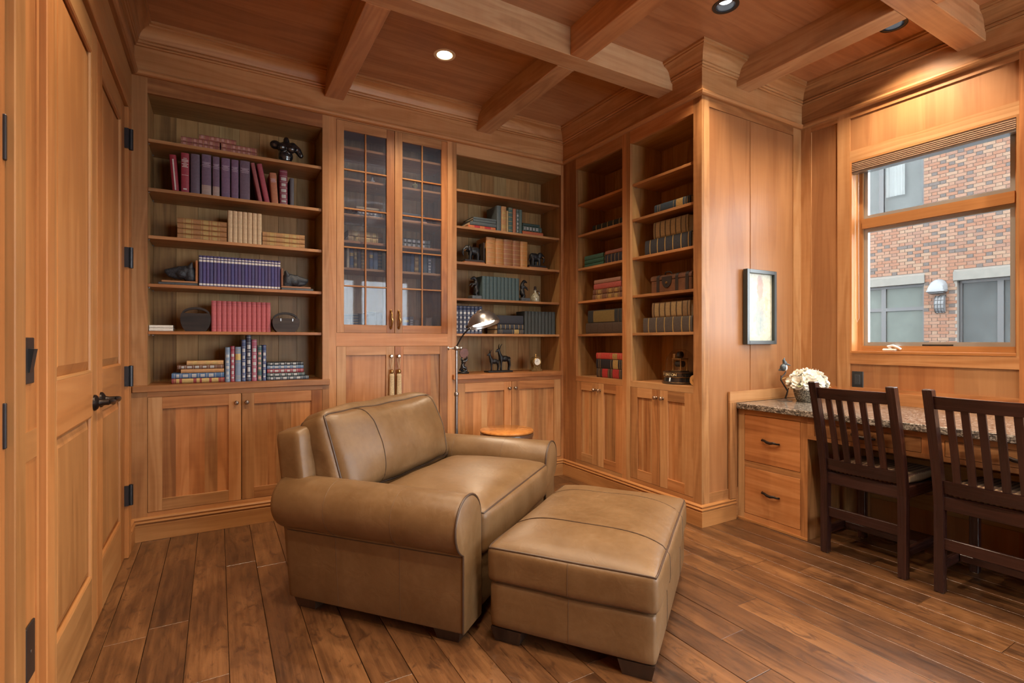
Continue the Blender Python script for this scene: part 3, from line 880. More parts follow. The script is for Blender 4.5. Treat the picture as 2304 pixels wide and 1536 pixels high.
bs = MB(); D(2.977, 2.2305, .787, XW - .001, 2.2445, .862, bs, g=0); D(2.977, 2.2305, .142, 3.044, 2.2445, .787, bs, g=2)
D(XW - .014, -.06, .7855, XW - .0005, 2.230, .862, bs, g=1); bs.build('backsplash', M['cherry'], dk)
def drawer(y0, y1, z0, z1, pz):
    d = D(XD - .001, y0 + .002, z0 + .002, XD + .019, y1 - .002, z1 - .002, g=1, c=.0015).build('drawer', M['cherry'], dk)
    b = link('pull', BAR, d, (0 - .001, (y0 + y1) / 2 - 1.30, pz)); b.rotation_euler = (0, 0, -PI / 2)
drawer(1.814, 2.196, .400, .711, .556); drawer(1.814, 2.196, .048, .362, .215)
drawer(1.197, 1.731, .636, .715, .678); drawer(.568, 1.102, .636, .715, .678); drawer(-.02, .468, .636, .715, .678)
# ================================================================ RECESSED DOWNLIGHTS (each carries its own light; those past the third are unseen, added fill)
def emit(name, color, strength):
    t = NT(name); t.n.remove(t.b)
    e = t.node('ShaderNodeEmission'); e.inputs[0].default_value = (*color, 1); e.inputs[1].default_value = strength
    t.l.new(e.outputs[0], t.out.inputs[0]); return t.mat
M['bulb'] = emit('lit_bulb', (1.0, .80, .55), 22.0)
M['frost'] = emit('frosted_lens', (.95, .97, 1.0), 2.6)
M['canwhite'] = plain('warm_white_reflector', (.80, .70, .52), .4)
M['canblack'] = plain('black_baffle', (.02, .02, .024), .3, .2)
WARM = (1.0, .80, .57)
labels = ['lit white recessed ceiling light over the glass-fronted cabinet', 'black-rimmed recessed ceiling light left of the right-hand beam', 'black-rimmed recessed ceiling light half hidden by the beam near the window',
    'unseen ceiling light added directly over the ottoman', 'unseen ceiling light added over the floor by the panelled double doors', 'unseen ceiling light added over the middle of the room in front of the ottoman',
    'unseen ceiling light added over the open floor behind the nearer desk chair', 'unseen ceiling light added over the doorway nearest the camera', 'unseen ceiling light added near the rear window, on the panelled side', 'unseen ceiling light added between the rear window and the glazed doors', 'unseen ceiling light added over the end of the desk beyond the nearer chair']
for i, (dx, dy, on) in enumerate(DL):
    lab = labels[i]
    r = empty('downlight', (dx, dy, ZC), 0, lab, 'light', 'recessed ceiling lights')
    lit = i == 0
    trim = MB().lathe([(.050, .006), (.052, -.003), (.060, -.005), (.071, -.003), (.072, .0)], (0, 0, 0), 2, 32, cap=False)
    trim.build('trim_ring', M['canwhite'] if lit else M['canblack'], r)
    can = MB().lathe([(.0, .060), (.049, .060), (.050, .004)][::-1], (0, 0, 0), 2, 32, cap=False)
    can.build('reflector', M['canwhite'] if lit else M['canblack'], r)
    MB().lathe([(.0, .026), (.036, .028), (.040, .036), (.040, .040), (.0, .042)], (0, 0, 0), 2, 24).build('lens', M['bulb'] if lit else M['frost'], r)
    ld = bpy.data.lights.new('downlight_lamp', 'SPOT')
    ld.energy = SPOT_W; ld.color = WARM; ld.spot_size = math.radians(125); ld.spot_blend = 0.7; ld.shadow_soft_size = .035
    lo = bpy.data.objects.new('downlight_lamp', ld); COL.objects.link(lo)
    lo.parent = r; lo.location = (0, 0, .012)
# ================================================================ THE BRICK HOUSE ACROSS THE YARD
BXW = 14.0
def brick_mat(name, c):
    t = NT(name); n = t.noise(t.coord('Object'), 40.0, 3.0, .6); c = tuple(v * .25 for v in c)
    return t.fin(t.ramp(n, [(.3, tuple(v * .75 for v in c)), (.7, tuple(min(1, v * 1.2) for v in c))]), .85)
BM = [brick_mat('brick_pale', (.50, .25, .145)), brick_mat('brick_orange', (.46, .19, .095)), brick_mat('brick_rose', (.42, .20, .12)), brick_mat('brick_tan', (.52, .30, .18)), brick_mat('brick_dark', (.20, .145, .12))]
M['mortar'] = plain('mortar', (.125, .108, .092), .9)
M['lintel'] = plain('limestone', (.090, .082, .070), .8, 0, .12, 8)
M['wgrey'] = plain('grey_window_frame', (.030, .028, .028), .5)
M['wglass'] = plain('dark_window_glass', (.026, .028, .027), .35, 0, .3, 2, .2)
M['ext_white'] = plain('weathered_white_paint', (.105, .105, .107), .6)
M['wblind'] = plain('blind_behind_glass', (.050, .056, .048), .4, 0, .15, 3, .2)
HY0, HY1, HZ0, HZ1 = 3.2, 8.6, -.2, 7.2
OPEN = [(5.39, 7.60, -.2, 2.530), (HY0, 4.790, -.2, 2.530), (5.39, 7.60, 4.130, 6.0)]
house = empty('brick_house', (BXW, 5.5, HZ0), 0, 'orange brick house with dark headers and stone lintels seen through the window', 'house')
hv = MB()
ycuts = [HY0, 4.790, 5.39, 7.60, HY1]
for a, b in zip(ycuts, ycuts[1:]):
    hs = sorted([o for o in OPEN if o[0] <= a + 1e-6 and o[1] >= b - 1e-6], key=lambda o: o[2])
    z = HZ0
    for o in hs:
        if o[2] > z: hv.box(.006, a - 5.5, z - HZ0, .3, b - 5.5, o[2] - HZ0)
        z = o[3]
    hv.box(.006, a - 5.5, z - HZ0, .3, b - 5.5, HZ1 - HZ0)
hv.build('mortar_wall', M['mortar'], house)
CH, ST, HD = .0745, .2095, .1045
cells = []
row = 0; z = HZ0
while z < HZ1:
    y = HY0 - (row % 2) * .157; q = 0
    while y < HY1:
        head = (q % 2 == 1)
        Lb = HD if head else ST
        y0, y1 = max(y + .005, HY0), min(y + Lb - .005, HY1)
        segs = [(y0, y1)]
        for o in OPEN + [(5.372, 7.7, 2.530, 2.725), (HY0, 4.850, 2.530, 2.735), (5.38, 7.7, 6.0, 6.2)]:
            if z + CH - .009 > o[2] + .01 and z < o[3] - .01:
                ns = []
                for a, b in segs:
                    if b <= o[0] or a >= o[1]: ns.append((a, b))
                    else:
                        if a < o[0] - .02: ns.append((a, o[0]))
                        if b > o[1] + .02: ns.append((o[1], b))
                segs = ns
        for a, b in segs:
            if b - a > .03:
                m = 4 if (head and random.random() < .30) or random.random() < .03 else random.choice((0, 0, 1, 1, 2, 3))
                cells.append((a, b, z, m))
        y += Lb; q += 1
    z += CH; row += 1
def vis(c):
    X, Y, Z = BXW, (c[0] + c[1]) / 2, c[2] + .03
    t = (XW - 0) / X
    yy, zz = Y * t, 1.2 + (Z - 1.2) * t
    return 1.06 < yy < 1.88 and 1.15 < zz < 2.40
seen = sorted([c for c in cells if vis(c)], key=lambda c: -(c[1] - c[0]) / (.5 * BXW + .866 * c[0]) ** 2)
near = set(seen[:300])
cache = {}
for c in near:
    key = (round(c[1] - c[0], 3), c[3])
    if key not in cache:
        cache[key] = MB().box(0, 0, 0, .02, c[1] - c[0], CH - .009, c=.002).mesh('brick', BM[c[3]], False)
    link('brick', cache[key], house, (-.006, c[0] - 5.5, c[2] - HZ0))
rest = MB()
for c in cells:
    if c in near: continue
    rest.m = c[3]
    rest.box(-.006, c[0] - 5.5, c[2] - HZ0, .014, c[1] - 5.5, c[2] + CH - .009 - HZ0)
tag(rest.build('brickwork', BM, house, smooth=False), kind='stuff')
for (a, b, z0, z1) in ((5.372, 7.7, 2.530, 2.725), (HY0 - .1, 4.850, 2.530, 2.735), (5.38, 7.7, 6.0, 6.2)):
    MB().box(-.035, a - 5.5, z0 - HZ0, .05, b - 5.5, z1 - HZ0, c=.006).build('lintel', M['lintel'], house)
def hwin(y0, y1, z0, z1, mull, trans, mats):
    fr = MB(); x0, x1 = .10, .16
    def b(a0, a1, c0, c1): fr.box(x0, a0 - 5.5, c0 - HZ0, x1, a1 - 5.5, c1 - HZ0)
    b(y0, y0 + .06, z0, z1); b(y1 - .06, y1, z0, z1); b(y0 + .06, y1 - .06, z1 - .06, z1); b(y0 + .06, y1 - .06, z0, z0 + .06)
    ed = [y0 + .06] + [v for m in mull for v in (m - .05, m + .05)] + [y1 - .06]
    for m in mull: b(m - .05, m + .05, z0 + .06, z1 - .06)
    w_ = None; ps = []
    for i in range(0, len(ed), 2):
        a0, a1 = ed[i], ed[i + 1]; zs = [z0 + .06] + [v for t in trans for v in (t - .04, t + .04)] + [z1 - .06]
        for t in trans: b(a0, a1, t - .04, t + .04)
        for j in range(0, len(zs), 2): ps.append((a0, a1, zs[j], zs[j + 1], j // 2))
    w_ = fr.build('window', M['wgrey'], house)
    for (a0, a1, c0, c1, j) in ps:
        MB().box(.13, a0 - 5.5, c0 - HZ0, .137, a1 - 5.5, c1 - HZ0).build('pane', M[mats[min(j, len(mats) - 1)]], w_)
hwin(5.39, 7.60, -.2, 2.530, (6.25, 6.95), (1.97,), ('wblind', 'wblind'))
hwin(HY0, 4.790, -.2, 2.530, (4.10,), (), ('wglass',))
hwin(5.39, 7.60, 4.130, 6.0, (6.30,), (), ('pane',))
MB().box(.27, 5.39 - 5.5, 4.13 - HZ0, .29, 7.60 - 5.5, 6.0 - HZ0).build('dark_backing', plain('painted_room_shade', (.030, .030, .030), .9, 0, .3, 3), house)  # dark board; the unlit room's shade is put into its colour
cm = MB(); pr_ = [(.20 + .012 * math.sin(i * 1.9), 5.85 + (6.24 - 5.85) * i / 16 - 5.5) for i in range(17)]
cm.prism(pr_ + [(a + .006, b) for a, b in pr_[::-1]], (0, 0, 0), (0, 0, 1), (1, 0, 0), (0, 1, 0), 4.72 - HZ0, 5.98 - HZ0); cm.build('curtain', M['ext_white'], house)
# fittings on the brick pier
vt = empty('vent_hood', (BXW - .0065, 5.115, 2.30), 0, 'white hooded wall vent on the brick pier above the wall lantern', 'vent')
mb = MB()
R_ = []
for i in range(9):
    a = PI * i / 8; R_.append([(0, .17 * -math.cos(a), .05 + .25 * math.sin(a) ** .7), (-.10, .155 * -math.cos(a), .05 + .22 * math.sin(a) ** .7), (-.17, .15 * -math.cos(a), .04 + .13 * math.sin(a) ** .7), (-.19, .15 * -math.cos(a), .03)])
mb.rings(R_, False, False); mb.box(-.19, -.165, 0, 0, .165, .05, c=.012)
mb.build('hood', M['ext_white'], vt)
MB().box(-.16, -.14, -.035, -.0, .14, -.001, c=.01).build('grille', M['wgrey'], vt)
wlamp = empty('wall_lantern', (BXW - .0065, 5.075, 1.84), 0, 'curved white outdoor wall lantern with dark ribs on the brick pier', 'lantern')
mb = MB(); hw_ = .085; hz_ = .19
R_ = [[(-.10 * math.sin(i / 8 * PI) - .001, -hw_ + 2 * hw_ * j / 6, hz_ - hz_ * math.cos(i / 8 * PI)) for j in range(7)] for i in range(9)]
vs = [p for r in R_ for p in r]; fs = [(i * 7 + j, i * 7 + j + 1, (i + 1) * 7 + j + 1, (i + 1) * 7 + j) for i in range(8) for j in range(6)]
mb.raw(vs, fs, 2); mb.box(-.03, -hw_, 0, 0, hw_, 2 * hz_)
mb.build('diffuser', M['ext_white'], wlamp)
for j in (-hw_, -hw_ / 3, hw_ / 3, hw_):
    MB().tube([(-.103 * math.sin(i / 8 * PI) - .004, j, hz_ - (hz_ + .003) * math.cos(i / 8 * PI)) for i in range(9)], .007, 6).build('rib', M['wgrey'], wlamp)
for zz in (.10, .19, .28):
    q = .103 * math.sin(math.acos((hz_ - zz) / hz_)); MB().tube([(-q - .004, -hw_, zz), (-q - .004, hw_, zz)], .007, 6).build('rib', M['wgrey'], wlamp)
tag(MB().box(4.2, -12, -.5, 30, 20, HZ0 - .0, g=1).build('ground', M['stone']), kind='structure')
# unseen overhang and upper wall, added to keep sky light off the brick
MB().box(-1.0, -2.9, 7.4, .6, 3.4, 7.6).build('added_eaves', M['wgrey'], house)
tag(MB().box(XW + .03, -6.0, ZC + .101, XW + .19, 9.0, 7.4, g=2).build('wall_upper_added', M['mortar']), kind='structure')
# ================================================================ UPHOLSTERY
class Cushion:
    """rounded box with puffed faces; P maps a point of the unit cube's surface onto the cushion"""
    def __init__(s, c, h, r, puff=(0, 0, 0), rot=None, wr=0.0, seed=1, freq=9.0, flat=()):
        s.c, s.h, s.r, s.puff, s.rot, s.wr, s.seed, s.freq, s.flat = Vector(c), h, r, puff, rot, wr, seed, freq, flat
    def P(s, p, out=0.0):
        h, r = s.h, s.r
        q = [p[i] * h[i] for i in range(3)]
        core = [max(-(h[i] - r), min(h[i] - r, q[i])) for i in range(3)]
        d = Vector([q[i] - core[i] for i in range(3)])
        if d.length > 1e-9: v = Vector(core) + d.normalized() * (r + out)
        else: v = Vector(q)
        for i in range(3):
            a, b = [k for k in range(3) if k != i]
            w = max(0, 1 - p[a] ** 4) * max(0, 1 - p[b] ** 4)
            if abs(p[i]) > .999 or s.r > 0:
                sgn = 1 if p[i] > 0 else -1
                if (i, sgn) in s.flat: continue
                v[i] += s.puff[i] * p[i] * w
        if s.wr:
            e = (abs(p[0]) ** 6 + abs(p[1]) ** 6 + abs(p[2]) ** 6)
            n = math.sin(v.y * s.freq * 1.7 + v.z * s.freq + s.seed) * math.sin(v.x * s.freq * 1.3 + v.y * s.freq * .7 + 2 * s.seed) + .5 * math.sin(v.z * s.freq * 3.1 + v.x * s.freq * 2.2 + s.seed * 3)
            v += Vector((p[0], p[1], p[2])).normalized() * n * s.wr
        if s.rot is not None: v = s.rot @ v
        return v + s.c
    def mesh_into(s, mb, n=14):
        idx = {}; vs = []; fs = []
        def vert(p):
            k = tuple(round(x, 5) for x in p)
            if k not in idx: idx[k] = len(vs); vs.append(tuple(s.P(p)))
            return idx[k]
        for a in range(3):
            b, c = (a + 1) % 3, (a + 2) % 3
            for sg in (-1, 1):
                for i in range(n):
                    for j in range(n):
                        def cc(t):                # denser near the edges
                            t = -1 + 2 * t / n; return math.sin(t * PI / 2)
                        q = []
                        for (u, w) in ((i, j), (i + 1, j), (i + 1, j + 1), (i, j + 1)):
                            p = [0, 0, 0]; p[a] = sg; p[b] = cc(u); p[c] = cc(w); q.append(vert(p))
                        fs.append(tuple(q if sg > 0 else q[::-1]))
        mb.raw(vs, fs, 2)
    def path(s, pts, out=.001, n=16):
        res = []
        for p, q in zip(pts, pts[1:]):
            for i in range(n):
                t = i / n; res.append(s.P([p[k] + (q[k] - p[k]) * t for k in range(3)], out))
        res.append(s.P(pts[-1], out)); return res

def cushion_part(name, cu, parent, n=14):
    mb = MB(); cu.mesh_into(mb, n); return mb.build(name, M['leather'], parent, angle=80)

# ---------------------------------------------------------------- armchair; local x points out of the seat, y runs from the near arm to the far arm
ac = empty('armchair', (.834, 1.821, 0), math.atan2(-.773, .634), 'wide tan leather armchair with rolled arms and a loose back cushion', 'armchair')
AWD = 1.28
def arm_profile():
    pts = [(.004, .052), (0, .06), (0, .20), (.001, .345)]
    C = (.050, .468); r = .118
    for i in range(0, 21):
        a = math.radians(245 - i * (245 - 0) / 20)
        pts.append((C[0] + r * math.cos(a), C[1] + r * math.sin(a)))
    pts += [(.170, .30), (.170, .06), (.166, .052)]
    return pts
AP = arm_profile()
def arm(far):
    R = []; n = len(AP)
    cy_, cz_ = .08, .33
    stations = [(-.873, .955), (-.866, .985), (-.85, 1), (-.62, 1.004), (-.45, 1.006), (-.25, 1.004), (-.02, 1), (-.006, .99), (0, .965)]
    for (x, k) in stations:
        ring = []
        for (y, z) in AP:
            yy = cy_ + (y - cy_) * k; zz = cz_ + (z - cz_) * k if z > .1 else z
            back = -.115 * (zz - .05) * min(1, max(0, (-x - .2) / .67))
            ring.append((x + back, AWD - yy if far else yy, zz))
        R.append(ring)
    mb = MB().rings(R, True, True, flip=not far)
    a = mb.build('arm', M['leather'], ac, angle=50)
    def contour(x, out, i0=0, i1=n):
        q = []
        for i in range(i0, i1):
            y, z = AP[i]
            dy, dz = y - .05, z - .468
            L = math.hypot(dy, dz) or 1
            if z < .34: y2, z2 = y + (-out if y < .08 else out), z
            else: y2, z2 = y + dy / L * out, z + dz / L * out
            back = -.115 * (z2 - .05) * min(1, max(0, (-x - .2) / .67))
            q.append((x + back, AWD - y2 if far else y2, z2))
        return q
    MB().tube(contour(-.004, .000), .0045, 8).build('piping', M['welt'], a)
    for xs_ in (-.29, -.60): MB().tube(contour(xs_, .0002, 1, n - 3), .0013, 6).build('stitching', M['seam'], a)
    x0, x1 = -.85, -.01                      # seam under the roll
    q = [(x - .115 * .305 * min(1, max(0, (-x - .2) / .67)), (AWD + .0005) if far else -.0005, .352) for x in [x0 + (x1 - x0) * i / 12 for i in range(13)]]
    MB().tube(q, .0022, 6).build('stitching', M['welt'], a)
    return a
arm(False); arm(True)
fr = MB()                                   # sprung base between the arms
fr.box(-.86, .16, .055, -.015, AWD - .16, .285, c=.012)
fr.build('base', M['leather'], ac)
tilt = Matrix.Rotation(math.radians(-8), 3, 'Y')
cushion_part('back_frame', Cushion((-.862, AWD / 2, .435), (.075, AWD / 2 - .015, .360), .034, (.0, .0, .015), tilt), ac)
seat = Cushion((-.300, AWD / 2, .385), (.315, .465, .098), .034, (.012, .0, .050), None, .0035, 2.0, 8.0, flat={(2, -1)})
so = cushion_part('seat_cushion', seat, ac, 18)
for sg in (1,):
    MB().tube(seat.path([(1, -1, 1), (1, 1, 1)], .001, 40), .0036, 8).build('piping', M['welt'], so)
    MB().tube(seat.path([(-1, -1, 1), (1, -1, 1)], .001, 20), .0036, 8).build('piping', M['welt'], so)
lean = Matrix.Rotation(math.radians(-19), 3, 'Y')
bc = Cushion((-.785, .612, .648), (.088, .512, .212), .055, (.075, .014, .026), lean, .0065, 4.0, 9.0)
bo = cushion_part('back_cushion', bc, ac, 22)
loop = [(1, -1, -1), (1, -1, 1), (1, 1, 1), (1, 1, -1), (1, -1, -1)]
MB().tube(bc.path(loop, .001, 30), .0052, 8).build('piping', M['welt'], bo)
loop2 = [(-1, -1, -1), (-1, -1, 1), (-1, 1, 1), (-1, 1, -1)]
MB().tube(bc.path(loop2, .001, 30), .0042, 8).build('piping', M['welt'], bo)
for yy in (-.52, .80): MB().tube(bc.path([(1, yy - .05, .985), (1, yy + .02, .5), (1, yy + .04, 0), (1, yy + .02, -.985)], .0012, 10), .0016, 6).build('stitching', M['welt'], bo)
for (fx, fy) in ((-.085, .075), (-.085, AWD - .075), (-.80, .075), (-.80, AWD - .075)):
    mb = MB(); a, b = .062, .048
    mb.rings([[(fx - b, fy - b, 0), (fx + b, fy - b, 0), (fx + b, fy + b, 0), (fx - b, fy + b, 0)], [(fx - a, fy - a, .056), (fx + a, fy - a, .056), (fx + a, fy + a, .056), (fx - a, fy + a, .056)]])
    mb.build('foot', M['foot'], ac)

# ---------------------------------------------------------------- ottoman
ot = empty('ottoman', (.935, 1.815, 0), math.atan2(-.811, .585), 'tan leather ottoman with a piped top cushion drawn up to the armchair', 'ottoman')
OL, OWD = .66, .97
ob = cushion_part('base', Cushion((OL / 2, OWD / 2, .150), (OL / 2 - .004, OWD / 2 - .004, .092), .022, (.004, .004, 0)), ot, 12)
oc = Cushion((OL / 2, OWD / 2, .312), (OL / 2 + .004, OWD / 2 + .004, .072), .024, (.008, .008, .056), None, .002, 7.0, 9.0, flat={(2, -1)})
oo = cushion_part('top_cushion', oc, ot, 18)
MB().tube(oc.path([(-1, -1, 1), (1, -1, 1), (1, 1, 1), (-1, 1, 1), (-1, -1, 1)], .001, 26), .0042, 8).build('piping', M['welt'], oo)
MB().tube(oc.path([(-.985, -.985, -1), (1, -1, -.99), (1, 1, -.99), (-1, 1, -.99), (-1, -1, -.99)], .0, 22), .0024, 8).build('piping', M['welt'], oo)
MB().tube(oc.path([(-.985, -.47, 1), (.985, -.47, 1)], .001, 40), .0019, 6).build('stitching', M['welt'], oo)
MB().tube(oc.path([(-.985, .50, 1), (.985, .50, 1)], .0008, 30), .0011, 6).build('stitching', M['seam'], oo)
obc = Cushion((OL / 2, OWD / 2, .150), (OL / 2 - .004, OWD / 2 - .004, .092), .022, (.004, .004, 0))
for cu, par in ((oc, oo), (obc, ob)):
    MB().tube(cu.path([(.02, -1, .95), (.02, -1, -.95)], .0003, 10), .0011, 6).build('stitching', M['seam'], par)
    for q in (-.47, .50): MB().tube(cu.path([(1, q, .95), (1, q, -.95)], .0003, 10), .0014, 6).build('stitching', M['welt'], par)
for (fx, fy) in ((.075, .075), (OL - .075, .075), (.075, OWD - .075), (OL - .075, OWD - .075)):
    mb = MB(); a, b = .066, .052
    mb.rings([[(fx - b, fy - b, 0), (fx + b, fy - b, 0), (fx + b, fy + b, 0), (fx - b, fy + b, 0)], [(fx - a, fy - a, .060), (fx + a, fy - a, .060), (fx + a, fy + a, .060), (fx - a, fy + a, .060)]])
    mb.build('foot', M['foot'], ot)

# ---------------------------------------------------------------- slat-back side chairs at the desk
def seat_fabric():
    t = NT('striped_seat_fabric'); o = t.sep(t.coord('Object'))
    st = t.math('FRACT', t.math('MULTIPLY', o[1], 46.0))
    n = t.noise(t.comb(t.math('MULTIPLY', o[0], 140.), t.math('MULTIPLY', o[1], 60.0), o[2]), 1.0, 2.0)
    f = t.math('ADD', st, t.math('MULTIPLY', n, .4))
    t.bump(st, .3, .003)
    return t.fin(t.ramp(f, [(.25, (.055, .030, .018)), (.5, (.20, .115, .058)), (.9, (.32, .21, .12)), (1.2, (.12, .05, .03))]), .85)
M['seatfab'] = seat_fabric()
def side_chair(loc, label):
    r = empty('side_chair', loc, 0, label, 'chair', 'dark slat-back chairs at the desk')
    hw = .191                                     # post centre to centreline
    def lx(z): return 0 if z < .42 else -.125 * ((z - .42) / .555) ** 1.25
    for sg in (-1, 1):
        R = []
        for z in (.004, .2, .42, .52, .62, .72, .82, .90, .972, .976):
            a, b = (.020, .019) if z < .975 else (.017, .016)
            if z < .1: a, b = .019, .018
            cxx = lx(z) + .018
            R.append([(cxx - a, sg * hw - b, z), (cxx + a, sg * hw - b, z), (cxx + a, sg * hw + b, z), (cxx - a, sg * hw + b, z)])
        MB().rings(R).build('rear_leg', M['walnut'], r, smooth=False)
        MB().box(.405, sg * hw - .019, .004, .443, sg * hw + .019, .455, c=.002).build('front_leg', M['walnut'], r)
        MB().box(.040, sg * hw - .010, .400, .404, sg * hw + .010, .458, c=.002).build('side_rail', M['walnut'], r)
        MB().box(.040, sg * hw - .009, .105, .404, sg * hw + .009, .150, c=.002).build('side_stretcher', M['walnut'], r)
        for xx in (.018, .424): MB().lathe([(.0, 0), (.012, 0), (.012, .004), (0, .004)], (xx, sg * hw, 0), 2, 10).build('glide', M['white'], r)
    def bowed(z0, z1, th, bow, name, rise=0.0):
        R = []
        for i in range(11):
            y = -hw + .017 + (2 * hw - .034) * i / 10; t = 1 - (2 * i / 10 - 1) ** 2
            b = -bow * t
            R.append([(lx(z0) + .018 - th + b, y, z0), (lx(z1) + .018 - th + b, y, z1 + rise * t), (lx(z1) + .018 + th + b, y, z1 + rise * t), (lx(z0) + .018 + th + b, y, z0)])
        MB().rings(R, flip=True).build(name, M['walnut'], r, angle=40)
    bowed(.885, .945, .010, .022, 'crest_rail'); bowed(.480, .540, .010, .016, 'lower_back_rail')
    for i in range(5):
        y = -hw + .017 + (2 * hw - .034) * (i + 1) / 6; t = 1 - (2 * (i + 1) / 6 - 1) ** 2; R = []
        for j in range(9):
            z = .536 + (.889 - .536) * j / 8; w_ = .0145; cxx = lx(z) + .018 - (.016 + .006 * j / 8) * t
            R.append([(cxx - .0055, y - w_, z), (cxx + .0055, y - w_, z), (cxx + .0055, y + w_, z), (cxx - .0055, y + w_, z)])
        MB().rings(R).build('slat', M['walnut'], r, angle=50)
    MB().box(.006, -hw + .017, .398, .028, hw - .017, .462, c=.002).build('rear_rail', M['walnut'], r)
    MB().box(.410, -hw + .020, .400, .430, hw - .020, .455, c=.002).build('front_rail', M['walnut'], r)
    MB().box(.009, -hw + .017, .210, .027, hw - .017, .264, c=.002).build('rear_stretcher', M['walnut'], r)
    MB().box(.200, -hw + .012, .112, .225, hw - .012, .146, c=.002).build('cross_stretcher', M['walnut'], r)
    MB().box(.040, -hw + .012, .445, .404, hw - .012, .460).build('seat_board', M['walnut'], r)
    cu = Cushion((.232, 0, .484), (.195, .183, .024), .016, (.0, .0, .014), None, .002, 3.0, 14.0)
    mb = MB(); cu.mesh_into(mb, 14); mb.build('seat_pad', M['seatfab'], r, angle=80)
    return r
side_chair((2.992, 1.436, 0), 'dark slat-back chair with striped seat pad beside the desk drawers')
side_chair((2.985, .900, 0), 'dark slat-back chair with striped seat pad, nearer the camera and cut by the frame edge')

# ---------------------------------------------------------------- round side table and reading lamp behind the armchair
tb = empty('side_table', (1.866, 3.31, 0), 0, 'round drum side table with a glossy orange-brown top behind the armchair', 'table')
def tabletop_mat():
    t = NT('burl_table_top'); v = t.coord('Object'); n = t.noise(v, 14.0, 4.0, .6, 1.5)
    return t.fin(t.ramp(n, [(.3, (.32, .11, .025)), (.7, (.50, .21, .055))]), .18, None, .5, .4, .1)
M['tabletop'] = tabletop_mat()
MB().lathe([(.0, .526), (.194, .526), (.200, .530), (.202, .537), (.199, .544), (.190, .548), (.0, .548)], (0, 0, 0), 2, 48).build('table_top', M['tabletop'], tb)
MB().lathe([(.0, .04), (.180, .04), (.196, .06), (.196, .10), (.192, .11), (.192, .49), (.196, .50), (.196, .526), (.0, .526)], (0, 0, 0), 2, 48).build('drum', M['plinth'], tb)
for zz in (.512, .075): MB().lathe([(.1962, zz - .012), (.1985, zz - .010), (.1985, zz + .010), (.1962, zz + .012)], (0, 0, 0), 2, 48, cap=False).build('metal_band', M['steel'], tb)
MB().lathe([(.0, 0), (.160, 0), (.165, .02), (.160, .04), (.0, .04)], (0, 0, 0), 2, 40).build('foot_ring', M['walnut'], tb)

lp = empty('floor_lamp', (1.520, 3.450, 0), 0, 'slim steel floor lamp with a lit tilted metal shade behind the armchair', 'lamp')
MB().lathe([(.0, 0), (.130, 0), (.132, .008), (.120, .018), (.040, .026), (.016, .045), (.0, .045)], (0, 0, 0), 2, 32).build('base', M['steel'], lp)
MB().lathe([(.0, .03), (.0125, .03), (.0125, .810), (.0, .810)], (0, 0, 0), 2, 14).build('pole', M['steel'], lp)
MB().lathe([(.0, .800), (.015, .800), (.017, .806), (.017, .822), (.013, .828), (.0, .828)], (0, 0, 0), 2, 16).build('collar', M['steel'], lp)
MB().lathe([(.0, .80), (.0095, .80), (.0095, 1.135), (.0, 1.135)], (0, 0, 0), 2, 14).build('upper_pole', M['steel'], lp)
rt = Vector((.866, -.5, 0)); tc = Vector((-.5, -.866, 0)); up = Vector((0, 0, 1))
jn = MB(); jn.ball((0, 0, 1.150), .019)
jn.tube([rt * -.030 + up * 1.150, rt * .030 + up * 1.150], .010, 10); jn.ball(tuple(rt * .032 + up * 1.150), .013); jn.tube([rt * -.055 + up * 1.150, rt * -.030 + up * 1.150], .004, 8)
jn.tube([rt * -.062 + up * 1.150, rt * -.054 + up * 1.150], .014, 12)
jn.build('swivel_joint', M['steel'], lp)
MB().tube([up * 1.160, rt * .012 + up * 1.185, rt * .034 + up * 1.225, rt * .055 + up * 1.255, rt * .078 + up * 1.280, rt * .105 + tc * .02 + up * 1.298], .0055, 10).build('arm', M['bronze'], lp)
ax = (rt * -.27 + tc * -.15 + up).normalized()              # axis of the shade, pointing up out of the dome
sx = (rt - ax * rt.dot(ax)).normalized(); sy = ax.cross(sx)
shm = Matrix((sx * 1.15, sy * 1.15, ax * 1.15)).transposed().to_4x4(); shm.translation = rt * .205 + tc * .03 + up * 1.318
mb = MB(); mb.xf = shm
mb.lathe([(.104, .0), (.106, .002), (.098, .030), (.080, .058), (.055, .078), (.030, .088), (.022, .100), (.0, .102), (.0, .096), (.020, .090), (.052, .072), (.076, .054), (.094, .028), (.102, .002)], (0, 0, 0), 2, 36, cap=False)
mb.build('lamp_shade', M['steel'], lp)
mb = MB(); mb.xf = shm; mb.lathe([(.0, .012), (.070, .012), (.072, .016), (.0, .018)], (0, 0, 0), 2, 24); mb.build('bulb', emit('reading_bulb', (1, .86, .66), 14.0), lp)
mb = MB(); mb.xf = shm; mb.tube([(-.098, 0, .02), (-.115, 0, .02)], .008, 8); mb.build('shade_bracket', M['bronze'], lp)
ld = bpy.data.lights.new('reading_lamp_bulb', 'SPOT'); ld.energy = LAMP_W * 4; ld.color = (1, .80, .55); ld.spot_size = math.radians(130); ld.spot_blend = .5; ld.shadow_soft_size = .06
lo = bpy.data.objects.new('reading_lamp_bulb', ld); COL.objects.link(lo); lo.parent = lp
lo.matrix_local = shm @ Matrix.Translation((0, 0, .008)) @ Matrix.Scale(1 / 1.15, 4)
